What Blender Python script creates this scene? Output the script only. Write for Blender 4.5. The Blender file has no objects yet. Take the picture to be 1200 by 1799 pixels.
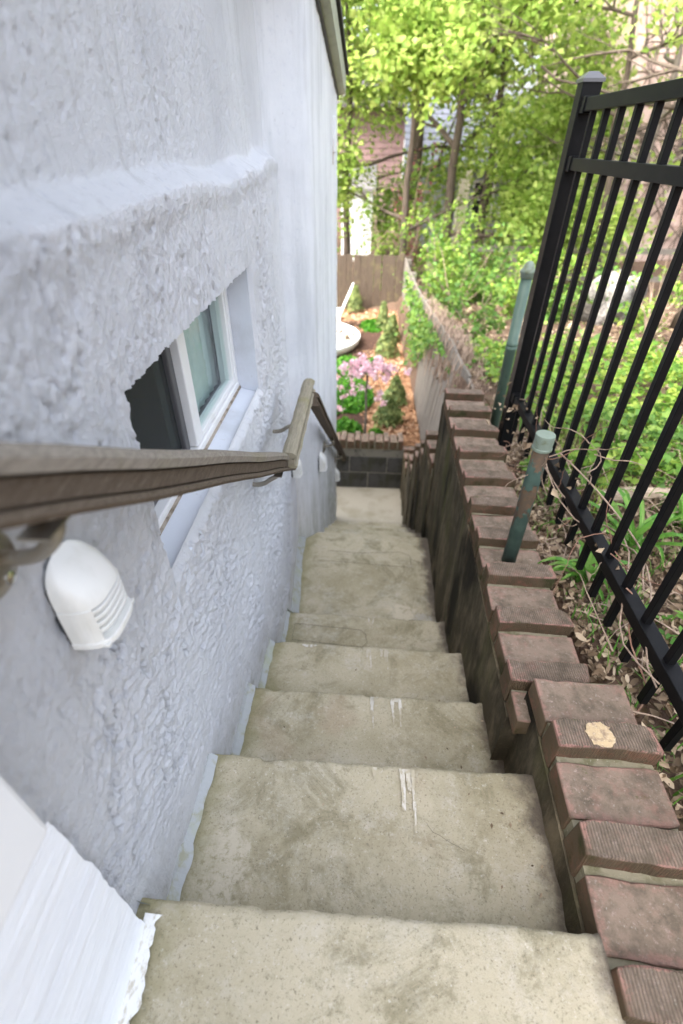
import bpy, bmesh, math, random
import numpy as np
from mathutils import Vector, Matrix, Euler

# ------------------------------------------------------------------ camera, sky, sun, exposure
sc = bpy.context.scene
col = sc.collection
rng = np.random.default_rng(7)
random.seed(7)

P_, Y_, R_ = (math.radians(a) for a in (37.5, -2.8, 0.55))
fwd = Vector((math.sin(Y_)*math.cos(P_), math.cos(Y_)*math.cos(P_), -math.sin(P_)))
rt0 = Vector((math.cos(Y_), -math.sin(Y_), 0)); up0 = rt0.cross(fwd)
rt = math.cos(R_)*rt0 + math.sin(R_)*up0
up = -math.sin(R_)*rt0 + math.cos(R_)*up0
cd = bpy.data.cameras.new('camera'); cam = bpy.data.objects.new('camera', cd); col.objects.link(cam)
m3 = Matrix((rt, up, -fwd)).transposed()
cam.matrix_world = Matrix.Translation((0, 0, 3.01)) @ m3.to_4x4()
cd.sensor_fit = 'VERTICAL'; cd.sensor_height = 36.0; cd.sensor_width = 24.0
cd.lens = 850.0/1799.0*36.0
cd.clip_start = 0.02; cd.clip_end = 600
cd.dof.use_dof = True; cd.dof.focus_distance = 0.98; cd.dof.aperture_fstop = 2.7
sc.camera = cam

SUN_EL, SUN_AZ = math.radians(52), math.radians(235)     # azimuth: clockwise from +Y
w = bpy.data.worlds.new('World'); sc.world = w; w.use_nodes = True
nt = w.node_tree; nt.nodes.clear()
wo = nt.nodes.new('ShaderNodeOutputWorld'); bg = nt.nodes.new('ShaderNodeBackground')
sky = nt.nodes.new('ShaderNodeTexSky'); sky.sky_type = 'NISHITA'; sky.sun_disc = False
sky.sun_elevation = SUN_EL; sky.sun_rotation = SUN_AZ
sky.air_density = 1.0; sky.dust_density = 6.0; sky.ozone_density = 1.0
bg.inputs['Strength'].default_value = 0.15
hs = nt.nodes.new('ShaderNodeHueSaturation'); hs.inputs['Saturation'].default_value = 0.45; hs.inputs['Value'].default_value = 1.15
nt.links.new(sky.outputs[0], hs.inputs['Color']); nt.links.new(hs.outputs[0], bg.inputs[0]); nt.links.new(bg.outputs[0], wo.inputs[0])

sd = bpy.data.lights.new('sun', 'SUN'); sun = bpy.data.objects.new('sun', sd); col.objects.link(sun)
sd.energy = 0.85; sd.angle = math.radians(20); sd.color = (1.0, 0.95, 0.87)
sdir = Vector((math.sin(SUN_AZ)*math.cos(SUN_EL), math.cos(SUN_AZ)*math.cos(SUN_EL), math.sin(SUN_EL)))
sun.rotation_euler = sdir.to_track_quat('Z', 'Y').to_euler()

sc.view_settings.view_transform = 'Standard'; sc.view_settings.look = 'None'
sc.view_settings.gamma = 1.0; sc.view_settings.use_curve_mapping = False
sc.view_settings.exposure = 2.5

# ------------------------------------------------------------------ helpers
def lin(r, g, b):
    f = lambda c: (c/255/12.92) if c/255 <= .04045 else ((c/255+.055)/1.055)**2.4
    return (f(r), f(g), f(b), 1.0)

def rgba(c): return tuple(c)+(1.0,) if len(c) == 3 else tuple(c)

class NB:
    """small node-tree builder"""
    def __init__(s, name):
        s.m = bpy.data.materials.new(name); s.m.use_nodes = True
        s.t = s.m.node_tree; s.t.nodes.clear()
        s.out = s.t.nodes.new('ShaderNodeOutputMaterial')
        s.p = s.t.nodes.new('ShaderNodeBsdfPrincipled')
        s.t.links.new(s.p.outputs[0], s.out.inputs[0])
        s.tc = s.t.nodes.new('ShaderNodeTexCoord')
    def n(s, typ, **kw):
        nd = s.t.nodes.new(typ)
        for k, v in kw.items(): setattr(nd, k, v)
        return nd
    def l(s, a, b): s.t.links.new(a, b)
    def coords(s, scale=(1, 1, 1), rot=(0, 0, 0), src='Object'):
        mp = s.n('ShaderNodeMapping'); mp.inputs['Scale'].default_value = scale; mp.inputs['Rotation'].default_value = rot
        s.l(s.tc.outputs[src], mp.inputs[0]); return mp.outputs[0]
    def noise(s, scale, detail=5, rough=.55, vec=None, stretch=(1, 1, 1), rot=(0, 0, 0), dist=0.0):
        nd = s.n('ShaderNodeTexNoise'); nd.inputs['Scale'].default_value = scale; nd.inputs['Detail'].default_value = detail
        nd.inputs['Roughness'].default_value = rough; nd.inputs['Distortion'].default_value = dist
        s.l(vec if vec is not None else s.coords(stretch, rot), nd.inputs['Vector']); return nd.outputs['Fac']
    def ramp(s, fac, lo, hi, inv=False):
        mr = s.n('ShaderNodeMapRange', interpolation_type='SMOOTHSTEP')
        mr.inputs['From Min'].default_value = lo; mr.inputs['From Max'].default_value = hi
        if inv: mr.inputs['To Min'].default_value = 1; mr.inputs['To Max'].default_value = 0
        s.l(fac, mr.inputs['Value']); return mr.outputs[0]
    def math(s, op, a, b=None):
        nd = s.n('ShaderNodeMath', operation=op)
        for i, v in enumerate((a, b)):
            if v is None: continue
            if isinstance(v, (int, float)): nd.inputs[i].default_value = v
            else: s.l(v, nd.inputs[i])
        return nd.outputs[0]
    def mix(s, a, b, fac, mode='MIX'):
        nd = s.n('ShaderNodeMix', data_type='RGBA', blend_type=mode)
        for i, v in ((6, a), (7, b)):
            if isinstance(v, tuple): nd.inputs[i].default_value = rgba(v)
            else: s.l(v, nd.inputs[i])
        if isinstance(fac, (int, float)): nd.inputs[0].default_value = fac
        else: s.l(fac, nd.inputs[0])
        return nd.outputs[2]
    def base(s, c):
        if isinstance(c, tuple): s.p.inputs['Base Color'].default_value = rgba(c)
        else: s.l(c, s.p.inputs['Base Color'])
    def rough(s, r, spec=.5, metal=0):
        if isinstance(r, (int, float)): s.p.inputs['Roughness'].default_value = r
        else: s.l(r, s.p.inputs['Roughness'])
        s.p.inputs['Specular IOR Level'].default_value = spec; s.p.inputs['Metallic'].default_value = metal
    def bump(s, h, strength=.5, dist=.01, prev=None):
        b = s.n('ShaderNodeBump'); b.inputs['Strength'].default_value = strength; b.inputs['Distance'].default_value = dist
        s.l(h, b.inputs['Height'])
        if prev is not None: s.l(prev, b.inputs['Normal'])
        s.l(b.outputs[0], s.p.inputs['Normal']); return b.outputs[0]

def simple(name, base, layers=(), rough=.7, spec=.4, metal=0, bumps=()):
    """layers: (scale, colour, lo, hi, stretch) mixed over base by noise; bumps: (scale, strength, dist, stretch)"""
    b = NB(name); c = rgba(base)
    for (sc_, cc, lo, hi, st) in layers:
        c = b.mix(c, rgba(cc), b.ramp(b.noise(sc_, 6, .6, stretch=st), lo, hi))
    b.base(c); b.rough(rough, spec, metal)
    pv = None
    for (sc_, st, di, stt) in bumps:
        pv = b.bump(b.noise(sc_, 6, .65, stretch=stt), st, di, pv)
    return b.m

def leafmat(name, c1, c2, c3, trans=.45, rough=.5):
    b = NB(name)
    g = b.n('ShaderNodeNewGeometry')
    cr = b.n('ShaderNodeValToRGB'); e = cr.color_ramp.elements
    e[0].color = rgba(c1); e[1].color = rgba(c3); e[0].position = .1; e[1].position = .9
    k = e.new(.5); k.color = rgba(c2)
    b.l(g.outputs['Random Per Island'], cr.inputs[0])
    b.base(cr.outputs[0]); b.rough(rough, .3)
    tr = b.n('ShaderNodeBsdfTranslucent'); b.l(cr.outputs[0], tr.inputs[0])
    mx = b.n('ShaderNodeMixShader'); mx.inputs[0].default_value = trans
    b.l(b.p.outputs[0], mx.inputs[1]); b.l(tr.outputs[0], mx.inputs[2]); b.l(mx.outputs[0], b.out.inputs[0])
    return b.m

class MB:
    def __init__(s): s.v = []; s.f = []
    def quad(s, a, b, c, d):
        n = len(s.v); s.v += [tuple(a), tuple(b), tuple(c), tuple(d)]; s.f.append((n, n+1, n+2, n+3))
    def box(s, x0, x1, y0, y1, z0, z1):
        n = len(s.v)
        s.v += [(x, y, z) for z in (z0, z1) for y in (y0, y1) for x in (x0, x1)]
        s.f += [tuple(n+i for i in q) for q in ((0, 2, 3, 1), (4, 5, 7, 6), (0, 1, 5, 4), (2, 6, 7, 3), (0, 4, 6, 2), (1, 3, 7, 5))]
        return s
    def tube(s, pts, rad, sides=8, cap=True):
        pts = [Vector(p) for p in pts]; n0 = len(s.v)
        if isinstance(rad, (int, float)): rad = [rad]*len(pts)
        ref = None
        for i, p in enumerate(pts):
            d = (pts[min(i+1, len(pts)-1)]-pts[max(i-1, 0)])
            if d.length < 1e-9: d = Vector((0, 0, 1))
            d.normalize()
            if ref is None: ref = Vector((1, 0, 0)) if abs(d.x) < .9 else Vector((0, 1, 0))
            a = d.cross(ref).normalized(); b = d.cross(a); ref = b.cross(d) if False else ref
            for k in range(sides):
                t = 2*math.pi*k/sides
                s.v.append(tuple(p+rad[i]*(math.cos(t)*a+math.sin(t)*b)))
        for i in range(len(pts)-1):
            for k in range(sides):
                a = n0+i*sides+k; b = n0+i*sides+(k+1) % sides
                s.f.append((a, b, b+sides, a+sides))
        if cap:
            s.f.append(tuple(n0+k for k in range(sides))[::-1]); s.f.append(tuple(n0+(len(pts)-1)*sides+k for k in range(sides)))
        return s
    def lathe(s, prof, c=(0, 0, 0), sides=24):
        n0 = len(s.v)
        for (r, z) in prof:
            for k in range(sides):
                t = 2*math.pi*k/sides; s.v.append((c[0]+r*math.cos(t), c[1]+r*math.sin(t), c[2]+z))
        for i in range(len(prof)-1):
            for k in range(sides):
                a = n0+i*sides+k; b = n0+i*sides+(k+1) % sides
                s.f.append((a, b, b+sides, a+sides))
        s.f.append(tuple(n0+k for k in range(sides))[::-1]); s.f.append(tuple(n0+(len(prof)-1)*sides+k for k in range(sides)))
        return s
    def sweep(s, prof, path):
        """prof: closed list of (x,z) cross-section, path: list of (origin Vector, right Vector, up Vector)"""
        n0 = len(s.v); m = len(prof)
        for (o, r, u) in path:
            for (a, b) in prof: s.v.append(tuple(o+r*a+u*b))
        for i in range(len(path)-1):
            for k in range(m):
                a = n0+i*m+k; b = n0+i*m+(k+1) % m
                s.f.append((a, b, b+m, a+m))
        s.f.append(tuple(n0+k for k in range(m))[::-1]); s.f.append(tuple(n0+(len(path)-1)*m+k for k in range(m)))
        return s
    def mesh(s, name, smooth=False):
        me = bpy.data.meshes.new(name); me.from_pydata(s.v, [], s.f); me.update()
        bm = bmesh.new(); bm.from_mesh(me); bmesh.ops.recalc_face_normals(bm, faces=bm.faces); bm.to_mesh(me); bm.free()
        if smooth: me.shade_smooth()
        return me

def npmesh(name, V, F, smooth=False):
    """V (n,3), F (m,k) with constant k"""
    V = np.asarray(V, np.float32); F = np.asarray(F, np.int32); k = F.shape[1]
    me = bpy.data.meshes.new(name)
    me.vertices.add(len(V)); me.vertices.foreach_set('co', V.ravel())
    me.loops.add(F.size); me.loops.foreach_set('vertex_index', F.ravel())
    me.polygons.add(len(F)); me.polygons.foreach_set('loop_start', np.arange(0, F.size, k, dtype=np.int32))
    me.update(calc_edges=True); me.validate()
    if smooth: me.shade_smooth()
    return me

def link(name, me, m, parent=None, loc=None, rot=None):
    if isinstance(me, MB): me = me.mesh(name)
    o = bpy.data.objects.new(name, me); col.objects.link(o)
    if m is not None and (len(me.materials) == 0): me.materials.append(m)
    if parent: o.parent = parent
    if loc is not None: o.location = loc
    if rot is not None: o.rotation_euler = rot
    return o

def tag(o, label=None, cat=None, group=None, kind=None):
    if label: o['label'] = label
    if cat: o['category'] = cat
    if group: o['group'] = group
    if kind: o['kind'] = kind
    return o

def thing(name, label, cat, loc=(0, 0, 0), group=None, rz=0):
    o = bpy.data.objects.new(name, None); col.objects.link(o); o.location = loc; o.rotation_euler[2] = rz
    o.empty_display_size = .1
    return tag(o, label, cat, group)

def bevel(me, width, seg=2, angle=40):
    bm = bmesh.new(); bm.from_mesh(me)
    ed = [e for e in bm.edges if len(e.link_faces) == 2 and e.calc_face_angle(0) > math.radians(angle)]
    bmesh.ops.bevel(bm, geom=ed, offset=width, segments=seg, affect='EDGES', profile=.5, clamp_overlap=True)
    bm.to_mesh(me); bm.free(); return me

# value noise in numpy
def vnoise(x, y, seed):
    r = np.random.default_rng(seed); T = r.random((256, 256))
    xi = np.floor(x).astype(int); yi = np.floor(y).astype(int); fx = x-xi; fy = y-yi
    fx = fx*fx*fx*(fx*(fx*6-15)+10); fy = fy*fy*fy*(fy*(fy*6-15)+10)
    g = lambda i, j: T[i % 256, j % 256]
    return (g(xi, yi)*(1-fx)+g(xi+1, yi)*fx)*(1-fy)+(g(xi, yi+1)*(1-fx)+g(xi+1, yi+1)*fx)*fy
def fbm(x, y, seed, o=4, g=.5):
    a = 1; s = 0; n = 0
    for i in range(o):
        c, d = math.cos(.6*i), math.sin(.6*i)
        n = n+a*vnoise((x*c-y*d)*2**i, (x*d+y*c)*2**i, seed+i*13); s += a; a *= g
    return n/s
def sst(x, a, b):
    t = np.clip((x-a)/(b-a), 0, 1); return t*t*(3-2*t)

# ------------------------------------------------------------------ materials
WHITE = (1, 1, 1)
def stucco_mat(name, bumpk=1.0, grime=False):
    b = NB(name)
    c = b.mix((.755, .77, .805), (.66, .675, .715), b.ramp(b.noise(3.2, 4, .6), .4, .75))
    c = b.mix(c, (.66, .68, .73), b.ramp(b.noise(45, 4, .6), .55, .75))
    c = b.mix(c, (.36, .34, .33), b.math('MULTIPLY', b.ramp(b.noise(30, 8, .8, dist=.4), .60, .72), .5))
    c = b.mix(c, (.47, .475, .48), b.math('MULTIPLY', b.ramp(b.noise(20, 6, .7, stretch=(1, 1, .07)), .54, .70), .35))
    sx = b.n('ShaderNodeSeparateXYZ'); b.l(b.tc.outputs['Object'], sx.inputs[0])
    # splash dirt that follows the flight of steps
    line = b.math('MULTIPLY_ADD', sx.outputs['Y'], .5); line.node.inputs[2].default_value = -2.06
    hgt = b.math('ADD', sx.outputs['Z'], line)          # about height above the step line
    if grime:
        hgt = b.math('SUBTRACT', sx.outputs['Z'], .35)
        st = b.noise(16, 5, .65, stretch=(1, 1, .09))
        f = b.math('MULTIPLY', b.ramp(hgt, .0, 1.7, True), b.ramp(st, .38, .68))
        c = b.mix(c, (.19, .21, .11), b.math('MULTIPLY', f, .9))
        c = b.mix(c, (.42, .44, .46), b.math('MULTIPLY', b.ramp(b.noise(9, 5, .6, stretch=(1, 1, .15)), .45, .7), .45))
    else:
        f = b.math('MULTIPLY', b.ramp(hgt, .0, .22, True), b.ramp(b.noise(17, 6, .7), .45, .7))
        c = b.mix(c, (.36, .35, .27), b.math('MULTIPLY', f, .5))
    b.base(c); b.rough(.85, .25)
    pv = b.bump(b.noise(85, 10, .8), 1.0*bumpk, .007)
    pv = b.bump(b.noise(320, 5, .75), .8*bumpk, .002, pv)
    return b.m
STUCCO = stucco_mat('stucco_blue_white')
STUCCO_F = stucco_mat('stucco_streaked', .6, True)
PLASTER = simple('smooth_painted_plaster', (.62, .65, .71), [(6, (.52, .54, .58), .5, .75, (1, 1, 1)), (40, (.45, .44, .42), .64, .8, (1, 1, 1))], .75, .3, bumps=[(40, .25, .004, (1, 1, 1))])
BRUSHED = simple('brushed_white_paint', (.80, .82, .86), [(5, (.72, .74, .79), .45, .7, (1, .15, 1)), (35, (.60, .58, .54), .66, .82, (1, .3, 1))], .6, .35, bumps=[(26, .7, .008, (1, .12, 1)), (90, .25, .002, (1, .3, 1))])
FLAKED = simple('flaking_white_paint', (.72, .72, .70), [(110, (.50, .46, .38), .5, .66, (1, .5, 1)), (9, (.70, .69, .64), .45, .7, (1, 1, 1))], .7, .3, bumps=[(60, .6, .004, (1, 1, 1))])
WHITEP = simple('white_vinyl', (.80, .80, .80), [(12, (.70, .69, .66), .55, .8, (1, 1, 1))], .35, .5)
CASING = simple('white_casing_paint', (.76, .765, .775), [(7, (.68, .67, .645), .55, .8, (1, 1, 1))], .5, .4, bumps=[(30, .1, .003, (1, 1, 1))])
LAMPW = simple('white_lamp_enamel', (.76, .76, .735), [(14, (.64, .635, .59), .48, .74, (1, 1, .4)), (60, (.55, .52, .46), .68, .8, (1, 1, 1))], .38, .5)
LENS = simple('frosted_lamp_lens', (.55, .57, .56), (), .25, .6)
DARKSEAL = simple('dark_gasket', (.05, .055, .06), (), .6, .3)

def concrete(name, seed):
    b = NB(name)
    off = b.n('ShaderNodeVectorMath', operation='ADD'); off.inputs[1].default_value = (seed*3.1, seed*1.7, 0)
    b.l(b.tc.outputs['Object'], off.inputs[0]); v = off.outputs[0]
    c = b.mix((.52, .46, .335), (.40, .35, .235), b.ramp(b.noise(3.5, 5, .6, vec=v), .42, .68))
    c = b.mix(c, (.225, .20, .12), b.math('MULTIPLY', b.ramp(b.noise(6, 8, .78, vec=v, dist=.6), .48, .66), .75))
    c = b.mix(c, (.24, .21, .125), b.math('MULTIPLY', b.ramp(b.noise(2.3, 5, .7, vec=v), .50, .66), .32))
    c = b.mix(c, (.60, .56, .48), b.math('MULTIPLY', b.ramp(b.noise(2.9, 8, .75, vec=v, stretch=(1, 1, 1)), .52, .68), .45))
    c = b.mix(c, (.58, .53, .44), b.math('MULTIPLY', b.ramp(b.noise(11, 8, .75, vec=v), .52, .72), .7))
    c = b.mix(c, (.42, .33, .23), b.math('MULTIPLY', b.ramp(b.noise(5, 3, .5, vec=v), .62, .75), .55))
    c = b.mix(c, (.16, .135, .09), b.math('MULTIPLY', b.ramp(b.noise(210, 4, .75, vec=v), .54, .70), .75))
    c = b.mix(c, (.74, .70, .62), b.math('MULTIPLY', b.ramp(b.noise(150, 3, .7, vec=v), .64, .74), .6))
    sx = b.n('ShaderNodeSeparateXYZ'); b.l(b.tc.outputs['Object'], sx.inputs[0])
    c = b.mix(c, (.62, .57, .47), b.math('MULTIPLY', b.ramp(b.noise(75, 8, .85, vec=v), .53, .66), .6))
    c = b.mix(c, (.20, .18, .115), b.math('MULTIPLY', b.ramp(b.noise(48, 8, .85, vec=v), .54, .68), .55))
    # spalled pale patches: beside the stucco on the second tread, along the landing's edge
    def spot(cx, cy, cz, r0, r1, colr, amt, sc2):
        nd = b.n('ShaderNodeVectorMath', operation='DISTANCE'); nd.inputs[1].default_value = (cx, cy, cz); b.l(b.tc.outputs['Object'], nd.inputs[0])
        dd = b.math('ADD', nd.outputs['Value'], b.math('MULTIPLY', b.math('SUBTRACT', b.noise(24, 7, .7, vec=v), .5), .16))
        f = b.math('MULTIPLY', b.ramp(dd, r0, r1, True), b.ramp(b.noise(sc2, 6, .7, vec=v), .36, .52))
        return b.mix(c, colr, b.math('MULTIPLY', f, amt))
    c = spot(-.255, .30, 1.92, .055, .085, (.60, .54, .43), .85, 70)
    c = spot(.235, 1.66, 1.10, .045, .075, (.64, .57, .45), .85, 30)
    c = spot(.34, 1.60, 1.10, .045, .07, (.50, .48, .45), .7, 40)
    # mould against the dark side wall, algae against the stucco
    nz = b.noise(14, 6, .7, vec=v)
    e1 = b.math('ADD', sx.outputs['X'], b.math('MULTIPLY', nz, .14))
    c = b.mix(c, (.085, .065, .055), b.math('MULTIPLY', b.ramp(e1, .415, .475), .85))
    e2 = b.math('SUBTRACT', sx.outputs['X'], b.math('MULTIPLY', nz, .16))
    c = b.mix(c, (.22, .21, .09), b.math('MULTIPLY', b.ramp(e2, -.40, -.31, True), .6))
    b.base(c); b.rough(.9, .2)
    pv = b.bump(b.noise(160, 8, .8, vec=v), .8, .004)
    b.bump(b.noise(22, 6, .65, vec=v), .45, .008, pv)
    return b.m
CONC = [concrete('weathered_concrete', i) for i in range(1)]
CONC_L = simple('pale_landing_concrete', (.42, .38, .30), [(4, (.32, .29, .21), .45, .7, (1, 1, 1)), (120, (.22, .19, .13), .58, .72, (1, 1, 1))], .9, .2, bumps=[(80, .4, .004, (1, 1, 1))])
CONC_P = simple('concrete_patch', (.48, .44, .345), [(46, (.30, .265, .175), .44, .62, (1, 1, 1))], .9, .2, bumps=[(80, .5, .004, (1, 1, 1))])
PAINTDRIP = simple('old_white_paint_drip', (.63, .60, .54), [(14, (.52, .47, .37), .4, .6, (1, 1, 1)), (90, (.44, .385, .28), .47, .56, (1, .5, 1))], .7, .3)
CRACK = simple('crack_shadow', (.15, .13, .095), (), .95, .1)
EDGEPAINT = simple('painted_step_edge', (.42, .44, .45), [(30, (.36, .36, .28), .5, .66, (1, 1, 1)), (8, (.40, .43, .33), .5, .7, (1, 1, 1))], .8, .3, bumps=[(50, .4, .004, (1, 1, 1))])

def brick_mat(name, hl, hw, hh, ribs):
    b = NB(name)
    oi = b.n('ShaderNodeObjectInfo'); rnd = oi.outputs['Random']
    off = b.n('ShaderNodeVectorMath', operation='ADD'); cmb = b.n('ShaderNodeCombineXYZ')
    b.l(b.math('MULTIPLY', rnd, 37.0), cmb.inputs[0]); b.l(b.math('MULTIPLY', rnd, 91.0), cmb.inputs[1])
    b.l(b.tc.outputs['Object'], off.inputs[0]); b.l(cmb.outputs[0], off.inputs[1]); v = off.outputs[0]
    red = b.mix((.27, .15, .12), (.20, .10, .08), b.noise(40, 4, .6, vec=v))
    pink = b.mix((.42, .225, .185), red, b.ramp(b.noise(60, 4, .6, vec=v), .4, .65))
    grime = b.mix((.265, .202, .155), (.15, .12, .088), b.ramp(b.noise(22, 6, .7, vec=v), .4, .65))
    grime = b.mix(grime, (.36, .28, .235), b.ramp(b.noise(75, 6, .75, vec=v), .55, .7))
    grime = b.mix(grime, (.10, .105, .035), b.math('MULTIPLY', b.ramp(b.noise(30, 6, .7, vec=v), .62, .72), .8))
    grime = b.mix(grime, (.40, .37, .32), b.math('MULTIPLY', b.ramp(b.noise(140, 4, .7, vec=v), .60, .72), .7))
    grime = b.mix(grime, (.10, .085, .06), b.math('MULTIPLY', b.ramp(b.noise(95, 8, .85, vec=v), .54, .68), .75))
    sx = b.n('ShaderNodeSeparateXYZ'); b.l(b.tc.outputs['Object'], sx.inputs[0])
    nz = b.math('MULTIPLY', b.math('SUBTRACT', b.noise(60, 7, .8, vec=v), .5), .060)
    dx = b.math('SUBTRACT', hl-(.004 if ribs else 0), b.math('ABSOLUTE', sx.outputs['X']))
    dy = b.math('SUBTRACT', hw, b.math('ABSOLUTE', sx.outputs['Y']))
    d = b.math('MINIMUM', dx, b.math('MULTIPLY', dy, 1.6 if ribs else 1.0)) if not ribs else b.math('MINIMUM', dx, b.math('MULTIPLY', dy, 3.0))
    edge = b.math('MULTIPLY', b.ramp(b.math('ADD', d, nz), -.001, .008 if ribs else .016, True), .8 if ribs else .5)
    patch = b.math('MULTIPLY', b.ramp(b.noise(16, 7, .75, vec=v), .52, .68), .4)
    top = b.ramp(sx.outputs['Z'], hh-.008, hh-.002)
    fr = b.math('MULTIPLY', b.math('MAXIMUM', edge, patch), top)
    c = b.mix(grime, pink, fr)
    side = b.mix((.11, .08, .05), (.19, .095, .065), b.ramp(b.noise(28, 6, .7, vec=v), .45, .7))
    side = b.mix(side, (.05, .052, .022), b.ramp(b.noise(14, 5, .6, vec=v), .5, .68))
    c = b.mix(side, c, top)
    b.base(c); b.rough(.92, .15)
    pv = b.bump(b.noise(130, 8, .8, vec=v), .8, .005)
    if ribs:
        wv = b.n('ShaderNodeTexWave', bands_direction='X'); wv.inputs['Scale'].default_value = 58; wv.inputs['Distortion'].default_value = .5; wv.inputs['Detail'].default_value = 2
        b.l(b.tc.outputs['Object'], wv.inputs['Vector'])
        b.bump(wv.outputs['Fac'], .7, .003, pv)
        dk = b.mix(c, (.08, .07, .05), b.math('MULTIPLY', b.math('MULTIPLY', b.ramp(wv.outputs['Fac'], .5, .1), top), .55)) if False else None
        c2 = b.mix(c, (.09, .07, .055), b.math('MULTIPLY', b.math('MULTIPLY', b.ramp(wv.outputs['Fac'], .0, .5, True), top), b.math('SUBTRACT', .62, edge)))
        b.base(c2)
    return b.m
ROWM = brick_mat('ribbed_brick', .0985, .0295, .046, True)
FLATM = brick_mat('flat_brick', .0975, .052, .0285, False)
MORTAR = simple('mossy_mortar', (.26, .235, .165), [(25, (.15, .14, .08), .45, .68, (1, 1, 1)), (130, (.46, .43, .35), .6, .72, (1, 1, 1))], .95, .15, bumps=[(90, .6, .005, (1, 1, 1))])
def mould_mat():
    b = NB('mould_black_masonry')
    c = b.mix((.072, .060, .040), (.185, .150, .10), b.ramp(b.noise(11, 8, .75, stretch=(1, 1, .32)), .42, .7))
    c = b.mix(c, (.085, .083, .038), b.ramp(b.noise(5, 5, .6, stretch=(1, 1, .3)), .5, .7))
    c = b.mix(c, (.14, .12, .085), b.math('MULTIPLY', b.ramp(b.noise(130, 4, .7), .56, .72), .55))
    c = b.mix(c, (.012, .011, .009), b.math('MULTIPLY', b.ramp(b.noise(3.4, 4, .6, stretch=(1, 1, .4)), .52, .64), .8))
    c = b.mix(c, (.16, .06, .035), b.math('MULTIPLY', b.ramp(b.noise(12, 4, .6, stretch=(1, 1.6, .35)), .68, .74), .6))
    b.base(c); b.rough(.95, .12)
    pv = b.bump(b.noise(120, 6, .7), .5, .004)
    b.bump(b.noise(14, 6, .7, stretch=(1, 1, .25)), .6, .012, pv)
    return b.m
MOULD = mould_mat()
BLOCKM = simple('dark_concrete_block', (.085, .082, .078), [(10, (.045, .043, .04), .45, .65, (1, 1, 1)), (120, (.17, .16, .145), .58, .72, (1, 1, 1)), (5, (.06, .06, .04), .5, .7, (1, 1, .4))], .95, .15, bumps=[(90, .6, .005, (1, 1, 1))])
BLOCKMORT = simple('grey_block_mortar', (.22, .205, .17), [(12, (.10, .095, .08), .5, .7, (1, 1, 1))], .95, .15)

def wood_mat(name, c1, c2, c3, stretch, sc_=18, moss=0):
    b = NB(name)
    oi = b.n('ShaderNodeObjectInfo')
    off = b.n('ShaderNodeVectorMath', operation='ADD'); cmb = b.n('ShaderNodeCombineXYZ')
    b.l(b.math('MULTIPLY', oi.outputs['Random'], 53.0), cmb.inputs[0]); b.l(b.math('MULTIPLY', oi.outputs['Random'], 17.0), cmb.inputs[1])
    b.l(b.tc.outputs['Object'], off.inputs[0]); b.l(cmb.outputs[0], off.inputs[1])
    mp = b.n('ShaderNodeMapping'); mp.inputs['Scale'].default_value = stretch; b.l(off.outputs[0], mp.inputs[0]); v = mp.outputs[0]
    c = b.mix(rgba(c1), rgba(c2), b.ramp(b.noise(sc_, 8, .7, vec=v), .35, .65))
    c = b.mix(c, rgba(c3), b.ramp(b.noise(sc_*4, 6, .7, vec=v), .52, .72))
    c = b.mix(c, (.05, .035, .025), b.math('MULTIPLY', b.ramp(b.noise(sc_*6, 5, .7, vec=v), .62, .72), .7))
    if moss: c = b.mix(c, (.22, .20, .09), b.math('MULTIPLY', b.ramp(b.noise(7, 5, .6, vec=off.outputs[0]), .5, .7), moss))
    b.base(c); b.rough(.8, .25)
    b.bump(b.noise(sc_*5, 6, .7, vec=v), .5, .003)
    return b.m
RAILW = wood_mat('weathered_rail_timber', (.125, .096, .070), (.075, .055, .038), (.21, .175, .14), (14, 1, 14))
RAILTOP = wood_mat('silvered_rail_cap', (.27, .24, .20), (.17, .145, .12), (.40, .37, .32), (14, 1, 14), moss=.25)
RAILMOSS = wood_mat('lichen_rail_timber', (.31, .275, .205), (.22, .195, .14), (.44, .41, .34), (12, 1, 12), moss=.7)
FENCEW = wood_mat('grey_fence_board', (.20, .18, .155), (.125, .11, .095), (.28, .26, .235), (6, 6, .5), 10)
FENCEB = wood_mat('brown_fence_board', (.10, .075, .055), (.062, .047, .034), (.17, .145, .11), (6, 6, .5), 10, moss=.3)
STEEL = simple('dull_bracket_metal', (.36, .33, .28), [(30, (.20, .15, .09), .5, .7, (1, 1, 1))], .38, .5, .85)
SCREWM = simple('screw_metal', (.55, .55, .54), (), .25, .5, 1)
BLACK = simple('black_powder_coat', (.004, .0042, .0048), [(20, (.007, .007, .008), .5, .7, (1, 1, 1))], .45, .14, bumps=[(300, .15, .001, (1, 1, 1))])
GREENP = simple('green_post_paint', (.085, .14, .11), [(14, (.115, .18, .145), .45, .7, (1, 1, .4)), (30, (.05, .10, .085), .58, .72, (1, 1, .5))], .5, .4, bumps=[(60, .2, .002, (1, 1, 1))])
def flake():
    b = NB('flaking_green_paint')
    c = b.mix((.052, .09, .075), (.08, .135, .11), b.ramp(b.noise(20, 5, .6), .4, .7))
    f = b.ramp(b.noise(15, 5, .55, stretch=(1, 1, .55), dist=.3), .505, .53)
    c = b.mix(c, b.mix((.115, .085, .06), (.17, .10, .055), b.ramp(b.noise(50, 5, .7), .45, .7)), f)
    b.base(c); b.rough(.65, .35); b.bump(b.math('MULTIPLY', f, -1.0), .6, .003)
    return b.m
FLAKE = flake()
GREENCAP = simple('pale_green_cap', (.20, .25, .205), [(40, (.15, .18, .12), .52, .66, (1, 1, 1))], .6, .35)
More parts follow.
